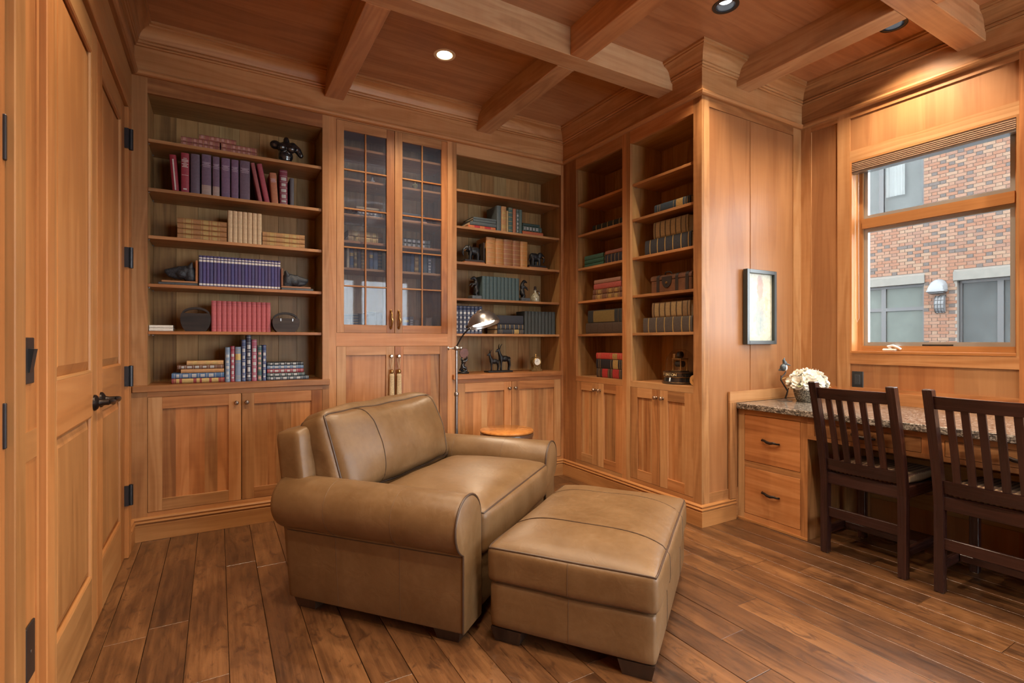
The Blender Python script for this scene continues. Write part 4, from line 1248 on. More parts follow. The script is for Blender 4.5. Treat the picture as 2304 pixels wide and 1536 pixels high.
# ================================================================ BOOKS, each one a thing with covers, page block and spine tooling
BC = {}
def cloth(col, rough=.62, metal=0.0):
    k = (tuple(col), rough, metal)
    if k not in BC: BC[k] = plain('book_cloth_%d' % len(BC), col, rough, metal, .16, 70, .4)
    return BC[k]
GOLD = (.42, .29, .11); SILVER = (.36, .355, .35); WHITE = (.62, .60, .56)
MC = {}
def cover_mesh(w, h, d, mat):
    k = ('c', round(w, 4), round(h, 3), round(d, 3), mat.name)
    if k in MC: return MC[k]
    bt = min(.0028, w * .16); bl = min(.007, w * .24)
    arc = [(w / 2 - w / 2 * math.cos(PI * i / 8), bl * (1 - math.sin(PI * i / 8))) for i in range(9)]
    prof = [(0, d)] + arc + [(w, d), (w - bt, d), (w - bt, bl + .003), (bt, bl + .003), (bt, d)]
    MC[k] = MB().prism(prof, (0, 0, 0), (0, 0, 1), (1, 0, 0), (0, 1, 0), 0, h).mesh('book', mat, True, 40)
    return MC[k]
def pages_mesh(w, h, d):
    k = ('p', round(w, 4), round(h, 3), round(d, 3))
    if k not in MC:
        bt = min(.0028, w * .16); bl = min(.007, w * .24)
        MC[k] = MB().box(bt, bl + .003, .003, w - bt, d - .004, h - .003).mesh('page_block', M['paper'], False)
    return MC[k]
def tool_mesh(w, h, spec, mat):
    """strips across the spine: spec = [(z0, z1, inset, raise)] as fractions of the height"""
    k = ('t', round(w, 4), round(h, 3), tuple(spec), mat.name)
    if k in MC: return MC[k]
    bl = min(.007, w * .24); mb = MB()
    for (z0, z1, ins, rs) in spec:
        a0, a1 = ins, 1 - ins; o = []; i_ = []
        for i in range(9):
            a = PI * (a0 + (a1 - a0) * i / 8)
            x, y = w / 2 - w / 2 * math.cos(a), bl * (1 - math.sin(a))
            nx, ny = -math.cos(a), -math.sin(a)
            k_ = rs * max(0.0, math.sin(a)) ** .5
            o.append((min(w, max(0, x + nx * k_)), y + ny * k_ - .0002)); i_.append((x - nx * .0008, y - ny * .0008 + .0004))
        mb.prism(o + i_[::-1], (0, 0, 0), (0, 0, 1), (1, 0, 0), (0, 1, 0), h * z0, h * z1)
    MC[k] = mb.mesh('spine_tooling', mat, False)
    return MC[k]
RB = lambda *z: [(q - .008, q + .008, 0.02, .0014) for q in z]
LN = lambda *z: [(q - .004, q + .004, 0.06, .0004) for q in z]
def PL(z0, z1, ins=.14): return [(z0, z1, ins, .0004)]
STY = {
 'plain': [], 'ribs': [(RB(.14, .32, .50, .68, .86), None)],
 'gilt': [(RB(.13, .30, .48, .66, .84), GOLD), (PL(.165, .27, .2) + PL(.515, .62, .2) + PL(.70, .80, .25), GOLD)],
 'ornate': [(LN(.03, .145, .285, .425, .565, .705, .845, .97), GOLD), (PL(.05, .125, .28) + PL(.32, .39, .3) + PL(.46, .53, .28) + PL(.60, .67, .3) + PL(.74, .81, .28), (.46, .24, .20))],
 'silver': [(LN(.05, .17, .34, .50, .66, .83, .95), SILVER), (PL(.085, .14, .30) + PL(.205, .305, .32) + PL(.375, .46, .28) + PL(.54, .62, .32) + PL(.70, .79, .28), SILVER)],
 'vol': [(PL(.065, .125, .12) + PL(.165, .245, .14) + PL(.885, .955, .12), WHITE)],
 'title': [(PL(.80, .812, .2) + PL(.77, .785, .3) + PL(.735, .75, .2) + PL(.70, .712, .26), (.40, .33, .40))],
 'titletop': [(PL(.86, .872, .36) + PL(.82, .835, .2) + PL(.785, .80, .2) + PL(.755, .765, .38) + PL(.72, .735, .22) + PL(.685, .70, .34) + PL(.65, .665, .24) + PL(.445, .453, .2) + PL(.09, .12, .36), WHITE)],
 'line': [([(.05, .88, .44, .0004)], WHITE)],
 'band2': [(LN(.10, .20, .86, .93), (.20, .05, .06))],
 'label2': [(PL(.62, .80, .12), GOLD), (LN(.10, .16, .55, .86, .92), GOLD)],
 'redlabel': [(PL(.60, .82, .05) + PL(.22, .42, .05), (.34, .03, .03)), (LN(.10, .45, .56, .86), GOLD)],
 'blocks': [(LN(.05, .95), GOLD), (PL(.08, .14, .1) + PL(.19, .40, .12) + PL(.46, .52, .1) + PL(.56, .70, .12) + PL(.75, .88, .12), GOLD)],
 'faded': [(PL(.0, .26, .0), (.36, .27, .24))],
 'gold3': [(RB(.12, .29, .46, .63, .80, .95), GOLD)],
}
STY['tome'] = [(RB(.06, .21, .36, .51, .66, .81, .94), (.035, .025, .02)), (PL(.08, .19, .2) + PL(.23, .34, .2) + PL(.38, .49, .2) + PL(.53, .64, .2) + PL(.68, .79, .2), (.30, .21, .10))]
STY['tome2'] = [(PL(.16, .74, .16), (.20, .145, .055)), (RB(.84, .92), (.10, .075, .04))]
STY['vol'] = [(PL(.045, .105, .14) + PL(.80, .865, .14) + PL(.90, .935, .14), WHITE)]
def book(x, y, z, w, h, d, col, style, label, group, rz=0.0, lying=False, lean=0.0, rough=.62, extra=None):
    m = cloth(col, rough)
    o = link('book', cover_mesh(w, h, d, m))
    tag(o, label, 'book', group)
    if lying:
        o.rotation_euler = (0, PI / 2, rz); o.location = (x, y, z + w)
    else:
        o.rotation_euler = (0, lean, rz); o.location = (x, y, z + (w * math.sin(lean) if lean > 0 else 0))
    link('page_block', pages_mesh(w, h, d), o)
    for spec, c in STY[style] + (STY[extra] if extra else []):
        cc = m if c is None else cloth(c, .45, .3 if c in (GOLD, SILVER) else 0)
        tag(link('spine_tooling', tool_mesh(w, h, spec, cc), o), kind='stuff')
    return o
YS = 3.83
# ---- first bookcase, from the top shelf down
ROSE = (.30, .105, .085)
G = 'rose tooled books on the top shelf'
for i, (x0, ln, zz, lab) in enumerate(((-.201, .214, 0, 'rose tooled book lying lowest on the left of the top shelf'), (-.201, .213, .031, 'rose tooled book lying on the lowest left one, top shelf'),
        (.019, .210, 0, 'rose tooled book lying lowest on the right, beside the black torso'), (.019, .209, .031, 'rose tooled book lying second on the right, beside the black torso'),
        (-.103, .209, .062, 'rose tooled book bridging the two stacks on the top shelf'))):
    book(x0, YS, SH[0] + .0004 + zz, .031, ln, .15, ROSE, 'ornate', lab, G, lying=True)
PU = (.150, .098, .150); PU2 = (.165, .100, .170)
row2 = [(-.246, .038, .232, (.27, .030, .045), 'line', -.075, 'crimson book with one white line, leaning at the left end of the second shelf'),
 (-.201, .046, .255, (.30, .045, .065), 'titletop', 0, 'crimson book with white title lettering on the second shelf'),
 (-.150, .053, .258, (.120, .088, .120), 'plain', 0, 'dusky purple blank-spined book next to the crimson title book'),
 (-.090, .056, .266, PU, 'title', 0, 'wide purple cloth book with a faded foot on the second shelf'),
 (-.029, .042, .262, PU, 'title', 0, 'slim purple cloth book with a faded foot on the second shelf'),
 (.020, .053, .262, PU2, 'title', 0, 'purple cloth book right of the two with faded feet'),
 (.077, .045, .261, PU2, 'title', 0, 'slimmer purple cloth book second right of the faded ones'),
 (.127, .062, .264, (.135, .092, .130), 'title', 0, 'thickest purple cloth book, against which the rose books lean'),
 (.240, .026, .262, (.28, .085, .090), 'plain', -.190, 'thin dusty rose book leaning left on the second shelf'),
 (.277, .034, .262, (.30, .060, .085), 'plain', -.190, 'brighter rose book leaning left beside the thin one'),
 (.320, .044, .212, (.34, .130, .070), 'title', -.070, 'short terracotta book on the second shelf'),
 (.370, .052, .243, (.17, .030, .055), 'silver', -.010, 'glossy maroon book on the second shelf'),
 (.434, .028, .195, (.085, .085, .105), 'plain', 0, 'thin slate grey book at the right end of the second shelf')]
for (x0, w, h, c, st, ln, lab) in row2:
    book(x0, YS, SH[1] + .0004, w - .002, h, .17, c, st, lab, 'cloth books on the second shelf', lean=ln, rough=.35 if 'crimson' in lab or 'glossy' in lab else .65, extra='faded' if 'faded foot' in lab else None)
TAN = (.34, .165, .065)
for i in range(4): book(-.220, YS, SH[2] + .0004 + i * .0335, .0325, .272, .16, TAN, 'gilt', 'gilt tan book lying %s from the bottom of the left stack, third shelf' % ORD[i], 'gilt tan books on the third shelf', lying=True)
for i in range(7): book(.057 + i * .0288, YS, SH[2] + .0004, .0278, .213, .15, (.56, .42, .26), 'ribs', 'cream parchment book standing %s from the left on the third shelf' % ORD[i], 'cream parchment books on the third shelf')
for i in range(3): book(.262, YS, SH[2] + .0004 + i * .0325, .0315, .268, .16, (.38, .205, .085), 'gilt', 'gilt tan book lying %s from the bottom of the right stack, third shelf' % ORD[i], 'gilt tan books on the third shelf', lying=True)
for i in range(24): book(-.105 + i * .0200, YS + .004, SH[3] + .0004, .0192, .200, .13, (.060 + .008 * (i % 3), .058, .150 + .012 * ((i * 7) % 4)), 'vol', 'navy volume %s from the left between the wolf-head bookends' % ORD[i], 'navy set between the wolf-head bookends')
for i in range(2): book(-.364, YS - .01, SH[4] + .0004 + i * .0185, .018, .122, .17, (.66, .64, .58), 'plain', ('lower' if i == 0 else 'upper') + ' white book lying at the left end of the fifth shelf', 'white books on the fifth shelf', lying=True)
for i in range(12): book(-.036 + i * .0291, YS, SH[4] + .0004, .0284, .200, .14, (.40, .095, .105), 'band2', 'pink cloth volume %s from the left between the carved boxes' % ORD[i], 'pink set between the carved boxes')
CT = .935
G = 'leather books on the counter of the first bookcase'
zz = CT + .0004
for (x0, x1, w, c, st, lab) in ((-.250, .039, .030, (.22, .035, .035), 'blocks', 'dark red gilt book at the bottom of the left stack on the counter'), (-.250, .037, .033, (.055, .115, .230), 'silver', 'blue book second from the bottom of the left stack on the counter'),
        (-.201, .036, .025, (.38, .20, .085), 'ribs', 'tan book in the middle of the left stack on the counter'), (-.220, .034, .024, (.14, .065, .040), 'silver', 'brown silver-tooled book second from the top of the left stack'),
        (-.170, .033, .027, (.44, .25, .105), 'gilt', 'tan gilt book on top of the left stack on the counter')):
    book(x0, YS, zz, w, x1 - x0, .17, c, st, lab, G, lying=True); zz += w + .0004
for (x0, x1, h, c, st, lab) in ((.042, .072, .227, (.13, .19, .28), 'silver', 'pale blue tooled book standing first on the counter'), (.0735, .098, .234, (.27, .030, .055), 'silver', 'crimson tooled book standing second on the counter'),
        (.100, .135, .229, (.15, .20, .29), 'label2', 'wide pale blue book with a cream label on the counter'), (.138, .164, .276, (.045, .065, .155), 'silver', 'tall navy book with silver panels on the counter'),
        (.166, .196, .307, (.030, .032, .060), 'silver', 'tallest black tooled book standing on the counter'), (.198, .230, .278, (.30, .075, .125), 'silver', 'tall pink tooled book standing on the counter'),
        (.232, .260, .238, (.040, .085, .095), 'ornate', 'dark teal book with a gilt lozenge on the counter'), (.262, .287, .241, (.030, .045, .140), 'silver', 'deep blue tooled book at the right end of the standing ones')):
    book(x0, YS, CT + .0004, x1 - x0 - .001, h, .17, c, st, lab, G, rough=.4)
zz = CT + .0004
for (x1, w, c, lab) in ((.557, .024, (.045, .062, .085), 'dark slate book at the bottom of the right stack on the counter'), (.531, .024, (.045, .070, .075), 'dark green tooled book second in the right stack on the counter'),
        (.522, .027, (.23, .030, .045), 'red tooled book in the middle of the right stack on the counter'), (.522, .024, (.10, .17, .29), 'light blue book second from the top of the right stack'), (.522, .021, (.020, .026, .034), 'black tooled book on top of the right stack on the counter')):
    book(.291, YS, zz, w, x1 - .291, .17, c, 'silver', lab, G, lying=True, rough=.4); zz += w + .0004

# ---- behind the glass doors
YG = 3.875
def stack(x0, z, items, lab, grp, y=YG, d=.16):
    zz = z + .0004
    for i, (dx, ln, w, c, st) in enumerate(items):
        book(x0 + dx, y, zz, w, ln, d, c, st, lab % ORD[i], grp, lying=True); zz += w + .0004
stack(.892, CSH[2], [(0, .19, .020, (.035, .050, .085), 'silver'), (.012, .18, .022, (.045, .060, .10), 'silver'), (.0, .185, .018, (.24, .05, .06), 'gilt'), (.005, .17, .018, (.34, .27, .18), 'plain')], 'book lying %s from the bottom behind the upper left panes', 'stack behind the upper left panes')
stack(1.246, CSH[2], [(.0, .205, .024, (.40, .22, .15), 'plain'), (.004, .19, .030, (.045, .065, .085), 'plain'), (.0, .185, .022, (.055, .080, .10), 'plain')], 'book lying %s from the bottom behind the upper right panes', 'stack behind the upper right panes')
stack(.838, CSH[3], [(0, .258, .045, (.24, .15, .07), 'gilt'), (0, .256, .045, (.26, .165, .08), 'gilt')], 'thick gilt book lying %s from the bottom behind the left glass door', 'gilt pair behind the left glass door')
stack(1.246, CSH[3], [(0, .235, .036, (.030, .048, .055), 'silver'), (0, .235, .036, (.032, .050, .060), 'silver')], 'dark book lying %s from the bottom behind the right glass door', 'dark pair behind the right glass door')
x = .826
for i, (w, h, c, st) in enumerate(((.020, .165, (.42, .36, .26), 'plain'), (.030, .150, (.05, .09, .17), 'label2'), (.024, .148, (.16, .11, .06), 'gilt'), (.028, .150, (.05, .05, .06), 'ribs'), (.030, .150, (.11, .08, .05), 'gold3'), (.028, .146, (.06, .05, .05), 'ribs'), (.030, .146, (.05, .09, .17), 'label2'), (.036, .140, (.10, .15, .23), 'plain'), (.030, .146, (.05, .06, .07), 'gold3'))):
    book(x, YG, CSH[4] + .0004, w, h, .14, c, st, 'small volume standing %s from the left behind the left glass door' % ORD[i], 'small volumes behind the left glass door'); x += w + .001
x = 1.247
for i, (w, h, c, st) in enumerate(((.034, .150, (.05, .05, .07), 'ribs'), (.034, .150, (.05, .06, .09), 'ribs'), (.030, .148, (.05, .09, .17), 'plain'), (.036, .150, (.20, .13, .07), 'gilt'), (.034, .150, (.06, .09, .12), 'ribs'), (.036, .148, (.07, .11, .14), 'ribs'), (.036, .148, (.05, .08, .12), 'silver'), (.032, .150, (.05, .07, .11), 'ribs'))):
    book(x, YG, CSH[4] + .0004, w, h, .14, c, st, 'small volume standing %s from the left behind the right glass door' % ORD[i], 'small volumes behind the right glass door'); x += w + .001
x = .806
for i, (w, h, c, st) in enumerate(((.050, .120, (.045, .065, .085), 'gold3'), (.055, .122, (.05, .07, .09), 'gold3'), (.036, .124, (.045, .065, .085), 'ribs'), (.034, .120, (.04, .05, .07), 'ribs'), (.058, .138, (.035, .030, .030), 'plain'), (.050, .136, (.06, .035, .03), 'plain'))):
    book(x, YG, 1.2855, w, h, .16, c, st, 'squat dark book standing %s from the left on the cabinet floor' % ORD[i], 'squat books on the cabinet floor'); x += w + .001
x = 1.262
for i, (w, h, c, st) in enumerate(((.040, .105, (.05, .09, .19), 'label2'), (.036, .110, (.16, .14, .14), 'silver'), (.040, .085, (.20, .15, .12), 'ribs'))):
    book(x, YG, 1.2855, w, h, .13, c, st, 'small book standing %s from the left behind the right pull' % ORD[i], 'small books behind the right pull'); x += w + .004
book(1.440, YG, 1.2855, .055, .105, .14, (.17, .10, .065), 'plain', 'lone brown book at the right end of the cabinet floor', None)
book(.84, YG, CSH[1] + .0004, .022, .13, .14, (.05, .06, .10), 'plain', 'dark blue book lying alone on the second glazed shelf', None, lying=True)

# ---- bookcase behind the lamp
zz = SH[1] + .0004
stack(1.800, SH[1], [(-.005, .255, .030, (.44, .12, .045), 'redlabel'), (.012, .245, .031, (.075, .090, .095), 'plain'), (.040, .215, .020, (.085, .105, .110), 'plain'), (.042, .215, .018, (.080, .098, .105), 'plain')], 'book lying %s from the bottom, left of the standing books behind the lamp', 'left stack on the second shelf behind the lamp', YS, .2)
x = 2.064
for (w, h, c, st, lab) in ((.042, .222, (.085, .105, .110), 'plain', 'grey-green book standing left of the tan one'), (.050, .222, (.40, .21, .09), 'gilt', 'tan book with dark lettering standing behind the lamp'), (.017, .190, (.36, .27, .14), 'plain', 'thin ochre book beside the tan one'),
        (.042, .220, (.055, .105, .095), 'gold3', 'green ribbed book standing behind the lamp'), (.032, .216, (.34, .135, .075), 'plain', 'brick red book standing between green ones'), (.027, .215, (.050, .085, .080), 'silver', 'dark green lettered book right of the red one'), (.030, .215, (.075, .115, .105), 'plain', 'sage green book at the right end of the standing row')):
    book(x, YS, SH[1] + .0004, w, h, .19, c, st, lab, 'standing books on the second shelf behind the lamp'); x += w + .002
stack(2.320, SH[1], [(0, .215, .036, (.42, .105, .045), 'plain'), (.0, .200, .046, (.030, .060, .050), 'silver'), (.004, .175, .022, (.026, .048, .042), 'plain')], 'book lying %s from the bottom, right of the standing books behind the lamp', 'right stack on the second shelf behind the lamp', YS, .17)
x = 1.962
for i, (w, h) in enumerate(((.088, .234), (.078, .230), (.090, .232), (.076, .230), (.074, .230))):
    c = [(.40, .18, .06), (.38, .165, .05), (.26, .105, .045), (.25, .10, .042), (.40, .175, .05)][i]
    book(x, YS, SH[2] + .0004, w, h, .19, c, 'gold3', 'thick brown leather volume %s from the left between the elephants' % ORD[i], 'leather volumes between the elephants', rough=.4); x += w + .001
for i in range(10): book(1.925 + i * .0362, YS, SH[3] + .0004, .0352, .197, .15, (.052, .085, .092), 'ribs', 'teal volume %s from the left between the black bookends' % ORD[i], 'teal set between the black bookends')
for i in range(7): book(1.672 + i * .0355, YS - .01, SH[4] + .0004, .0345, .228, .16, (.022, .035, .085), 'silver', 'dark blue silver-stamped volume %s from the left behind the lamp shade' % ORD[i], 'blue set behind the lamp shade')
stack(2.060, SH[4], [(.01, .265, .040, (.036, .038, .046), 'label2'), (.01, .262, .042, (.032, .036, .046), 'gold3'), (.005, .262, .078, (.024, .026, .036), 'plain')], 'dark book lying %s from the bottom right of the lamp shade', 'dark stack right of the lamp shade', YS, .2)
for i in range(9): book(2.342 + i * .0365, YS, SH[4] + .0004, .0352, .203, .15, (.040, .046, .044), 'ribs', 'charcoal volume %s from the left at the right end of the fifth shelf' % ORD[i], 'charcoal set on the fifth shelf')

# ---- right-hand bookcases (spines face the room)
XS = 2.780; RZ = -PI / 2
def rstack(y0, z, items, lab, grp, d=.19):
    zz = z + .0004
    for i, (dy, ln, w, c, st) in enumerate(items):
        book(XS, y0 - dy, zz, w, ln, d, c, st, lab[i] if isinstance(lab, list) else lab % ORD[i], grp, rz=RZ, lying=True); zz += w + .0004
rstack(3.437, SHR[1], [(0, .42, .058, (.022, .028, .028), 'gold3')], ['thick black ribbed book alone on the corner bookcase'], None)
rstack(3.547, SHR[2], [(0, .255, .032, (.035, .105, .072), 'plain'), (.0, .255, .034, (.038, .110, .078), 'plain'), (0, .25, .038, (.050, .125, .095), 'plain')], 'green book lying %s from the bottom on the corner bookcase', 'green stack on the corner bookcase')
rstack(3.272, SHR[2], [(0, .26, .078, (.028, .030, .048), 'gold3'), (0, .255, .030, (.28, .12, .09), 'plain')], ['thick blue-black book right of the green stack', 'thin pinkish book on top of the blue-black one'], 'pair right of the green stack')
rstack(3.440, SHR[3], [(0, .40, .046, (.17, .085, .055), 'gilt'), (.008, .39, .042, (.16, .075, .05), 'gilt'), (.02, .34, .046, (.40, .10, .085), 'plain'), (.024, .33, .034, (.34, .19, .14), 'plain')], ['brown tooled book at the bottom of the stack over the big black tomes', 'brown tooled book second from the bottom, under the red one', 'salmon red book in the corner bookcase stack', 'pale pinkish book on top of the corner bookcase stack'], 'four-book stack on the corner bookcase')
rstack(3.530, SHR[4], [(0, .50, .092, (.075, .050, .036), 'ribs'), (.03, .46, .108, (.030, .034, .038), 'tome2')], ['big brown tome, lower of two on the corner bookcase', 'big black tome with a gilt panel, upper of two on the corner bookcase'], 'pair of big tomes on the corner bookcase')
rstack(3.385, .900, [(0, .34, .074, (.050, .035, .026), 'redlabel'), (-.004, .34, .078, (.018, .017, .022), 'label2'), (-.004, .33, .052, (.46, .055, .045), 'label2')], ['brown book with red labels at the bottom on the corner counter', 'black book in the middle on the corner counter', 'bright red book on top on the corner counter'], 'three-book stack on the corner counter')
rstack(2.723, SHR[1], [(0, .33, .068, (.032, .052, .075), 'label2')], ['blue-black book alone on the upper shelf right of the post'], None)
rstack(2.818, SHR[2], [(0, .43, .115, (.032, .036, .046), 'gold3'), (.085, .32, .118, (.22, .155, .075), 'tome')], ['huge slate ribbed tome under the ornate gold one', 'ornate gold-panelled tome resting on the slate one'], 'pair of tomes above the trunk')
rstack(2.837, SHR[4], [(0, .46, .110, (.075, .062, .056), 'gold3'), (.09, .35, .110, (.20, .125, .062), 'tome')], ['huge grey-brown ribbed tome under the tan one', 'tan tooled tome resting on the grey-brown one'], 'pair of tomes below the trunk')
# ================================================================ ORNAMENTS ON THE SHELVES
V = Vector
YO = 3.86
# black torso
t = empty('torso_sculpture', (.410, YO, SH[0] + .0075), 0, 'polished black torso sculpture at the right of the top shelf', 'sculpture')
me = blob('torso', M['blackgloss'], [((0, 0, .045), (.048, .040, .050)), ((0, 0, .100), (.056, .042, .042)), ((-.028, -.034, .092), (.030, .026, .028)), ((.032, -.034, .088), (.031, .026, .029)), ((.004, .0, .150), (.020, .018, .030)),
     ((-.066, .0, .112), (.036, .030, .030)), ((.0, 0, .012), (.040, .034, .014))], [([(.045, 0, .118), (.080, -.005, .092), (.096, -.012, .060)], [.030, .024, .018])], .0045, 5)
link('torso', me, t)
# wolf-head bookends
def wolf(x, sg, label):
    r = empty('wolf_bookend', (x, YO + .01, SH[3] + .0004), 0, label, 'bookend', 'wolf-head bookends')
    MB().box(-.105, -.055, 0, .105, .055, .017, c=.004).build('stone_base', M['stone'], r)
    MB().box(-.090, -.048, .0172, .104, .048, .029, c=.002) if False else None
    a, b = (-.088, .1045) if sg < 0 else (-.1045, .088)
    MB().box(a, -.046, .0173, b, .046, .029, c=.002).build('wood_base', M['plinth'], r)
    v0, v1 = (.092, .1045) if sg < 0 else (-.1045, -.092)
    MB().box(v0, -.046, .0293, v1, .046, .165 if sg < 0 else .150, c=.002).build('upright', M['plinth'], r)
    k = 1 if sg < 0 else -1
    dz = .0 if sg < 0 else -.012
    def q(x_, y_, z_): return (k * x_, y_, z_ + dz)
    me = blob('wolf_head', M['fur'], [(q(.062, 0, .080), (.036, .046, .054)), (q(.040, 0, .092), (.042, .042, .040)), (q(.020, -.016, .076), (.034, .026, .030)), (q(.020, .016, .076), (.034, .026, .030)), (q(-.066, 0, .094), (.011, .013, .010)), (q(.004, 0, .110), (.022, .026, .016))],
        [([q(.020, 0, .094), q(-.024, 0, .092), q(-.060, 0, .088)], [.034, .025, .017]), ([q(.010, 0, .066), q(-.024, 0, .064), q(-.050, 0, .068)], [.026, .019, .013]),
         ([q(.064, -.028, .118), q(.074, -.031, .152)], [.018, .004]), ([q(.064, .028, .118), q(.074, .031, .152)], [.018, .004]), ([q(.066, 0, .060), q(.078, 0, .040)], [.042, .016])], .0042, 3)
    link('wolf_head', me, r)
wolf(-.215, -1, 'dark wolf-head bookend facing left beside the navy set')
wolf(.482, 1, 'dark wolf-head bookend facing right beside the navy set')
# carved handled boxes
def hbox(x, w, h, hh, label, studs):
    r = empty('handled_box', (x, YO, SH[4] + .0004), 0, label, 'box', 'carved dark wooden boxes')
    pr = [(-.66, 0), (.66, 0), (.86, .22), (.97, .46), (1.0, .70), (.98, .90), (.92, 1.0), (-.92, 1.0), (-.98, .90), (-1.0, .70), (-.97, .46), (-.86, .22)]
    MB().prism([(a * w / 2, b * h) for a, b in pr], (0, -.05, 0), (0, 1, 0), (1, 0, 0), (0, 0, 1), 0, .10).build('body', M['darkwood'], r, angle=50)
    n = 14; R = []
    for i in range(n + 1):
        a = PI * i / n; cx_, cz_ = -math.cos(a) * w * .46, h - .004 + math.sin(a) * (hh - h)
        tk = .008 + .004 * math.sin(a)
        R.append([(cx_ * .93, -.018, cz_ - tk), (cx_, -.018, cz_ + .002), (cx_, .018, cz_ + .002), (cx_ * .93, .018, cz_ - tk)])
    MB().rings(R).build('handle', M['darkwood'], r, angle=60)
    for sx in studs: MB().box(sx * w - .004, -.0545, h * .78, sx * w + .004, -.0502, h * .98, c=.001).build('metal_strap', M['steel'], r)
    return r
hbox(-.121, .166, .115, .158, 'larger carved dark wooden box with an arched handle left of the pink set', ())
hbox(.408, .172, .095, .140, 'smaller carved dark wooden box with metal straps right of the pink set', (-.20, .24))

# elephants on plinths
def elephant(x, sg, label, z):
    r = empty('elephant_bookend', (x, YO, z), 0, label, 'bookend', 'bronze elephant bookends')
    MB().box(-.095, -.05, 0, .095, .05, .012, c=.002).build('lower_plinth', M['plinth'], r)
    MB().box(-.085, -.044, .0123, .095, .044, .030, c=.002).build('upper_plinth', M['darkwood'], r) if sg < 0 else MB().box(-.095, -.044, .0123, .085, .044, .030, c=.002).build('upper_plinth', M['darkwood'], r)
    k = 1 if sg < 0 else -1
    if sg < 0: MB().box(.082, -.044, .0303, .095, .044, .18, c=.002).build('upright', M['darkwood'], r)
    def q(x_, y_, z_): return (k * x_, y_, z_ + .030)
    me = blob('elephant', M['blackrough'], [(q(.010, 0, .078), (.050, .030, .036)), (q(.035, 0, .080), (.032, .028, .034)), (q(-.046, 0, .096), (.026, .022, .028)), (q(-.034, -.026, .094), (.016, .006, .024)), (q(-.034, .026, .094), (.016, .006, .024))],
        [([q(-.062, 0, .098), q(-.082, 0, .080), q(-.088, 0, .052), q(-.080, 0, .034)], [.015, .011, .008, .006])] +
        [([q(a, b, .060), q(a + c, b, .030), q(a + c, b, .004)], [.017, .013, .014]) for a, b, c in ((-.022, -.016, -.006), (-.016, .016, .008), (.040, -.016, .004), (.046, .016, -.008))] +
        [([q(.060, 0, .085), q(.066, 0, .060), q(.066, 0, .040)], [.006, .004, .004])], .004, 4)
    e = link('elephant', me, r)
    mb = MB()
    for s in (-1, 1): mb.tube([q(-.060, s * .012, .086), q(-.076, s * .016, .074), q(-.088, s * .016, .074)], [.004, .003, .0015], 6)
    tag(mb.build('tusks', M['brass'], e), kind='stuff')
elephant(1.845, -1, 'bronze elephant bookend on a wooden plinth left of the leather volumes', SH[2] + .0004)
elephant(2.475, 1, 'bronze elephant bookend right of the leather volumes', SH[2] + .0004)
# black figural bookends round the teal set
def fig(x, sg, label):
    r = empty('figure_bookend', (x, YO, SH[3] + .0004), 0, label, 'bookend', 'black bookends round the teal set')
    MB().box(-.045, -.045, 0, .045, .045, .030, c=.004).build('base', M['stone'], r)
    k = 1 if sg < 0 else -1
    def q(x_, y_, z_): return (k * x_, y_, z_ + .030)
    me = blob('rearing_animal', M['blackrough'], [(q(.012, 0, .055), (.024, .022, .034)), (q(.012, 0, .098), (.022, .020, .030)), (q(-.008, 0, .148), (.020, .014, .014))],
        [([q(.012, 0, .105), q(.010, 0, .130), q(-.004, 0, .150)], [.020, .015, .013]), ([q(.0, -.012, .100), q(-.024, -.014, .090), q(-.036, -.014, .070)], [.011, .008, .006]), ([q(.0, .012, .100), q(-.028, .014, .100), q(-.040, .014, .085)], [.011, .008, .006]),
         ([q(.014, -.012, .040), q(.0, -.016, .018), q(.014, -.016, .0)], [.018, .012, .011]), ([q(.014, .012, .040), q(.0, .016, .018), q(.014, .016, .0)], [.018, .012, .011]), ([q(-.022, 0, .146), q(-.034, 0, .140)], [.010, .007])], .004, 4)
    link('rearing_animal', me, r)
fig(1.868, -1, 'black rearing-animal bookend left of the teal set')
fig(2.345, 1, 'black rearing-animal bookend right of the teal set')
# glass decanter
r = empty('decanter', (2.462, 3.85, SH[3] + .0004), 0, 'small handled glass decanter with a dark stopper near the teal set', 'decanter')
MB().lathe([(.0, 0), (.034, 0), (.038, .006), (.039, .03), (.036, .05), (.024, .068), (.013, .080), (.011, .100), (.014, .106), (.0, .106)], (0, 0, 0), 2, 24).build('body', plain('pale_ribbed_glass', (.30, .28, .20), .12, 0, .6, 80, .8), r)
MB().lathe([(.0, .1065), (.012, .1065), (.014, .116), (.010, .122), (.013, .130), (.008, .140), (.0, .141)], (0, 0, 0), 2, 18).build('stopper', M['blackgloss'], r)
MB().tube([(.012, 0, .098), (.034, 0, .096), (.046, 0, .078), (.042, 0, .058), (.034, 0, .050)], .004, 8).build('handle', M['blackgloss'], r)
# mantel clock
r = empty('mantel_clock', (2.470, 3.85, CT + .0004), 0, 'little gilt mantel clock with a round white dial on the counter', 'clock')
pr = [(-.058, 0), (.058, 0), (.056, .012), (.040, .022), (.032, .036), (.034, .050)]
n = 18
for i in range(n + 1):
    a = math.radians(-38 + i * 256 / n); pr.append((.046 * math.cos(a), .084 + .046 * math.sin(a)))
pr += [(-.034, .050), (-.032, .036), (-.040, .022), (-.056, .012)]
MB().prism(pr, (0, -.02, 0), (0, 1, 0), (1, 0, 0), (0, 0, 1), 0, .045).build('case', plain('tarnished_gilt', (.30, .19, .075), .35, .8, .5, 60), r)
MB().lathe([(.0, .0), (.031, .0), (.031, .003), (.0, .003)][::-1], (0, -.0235, .084), 1, 28).build('dial', plain('white_dial', (.74, .72, .66), .4), r)
MB().lathe([(.030, -.003), (.033, -.004), (.036, -.002), (.036, .003)], (0, -.0215, .084), 1, 28, cap=False).build('bezel', M['brass'], r)
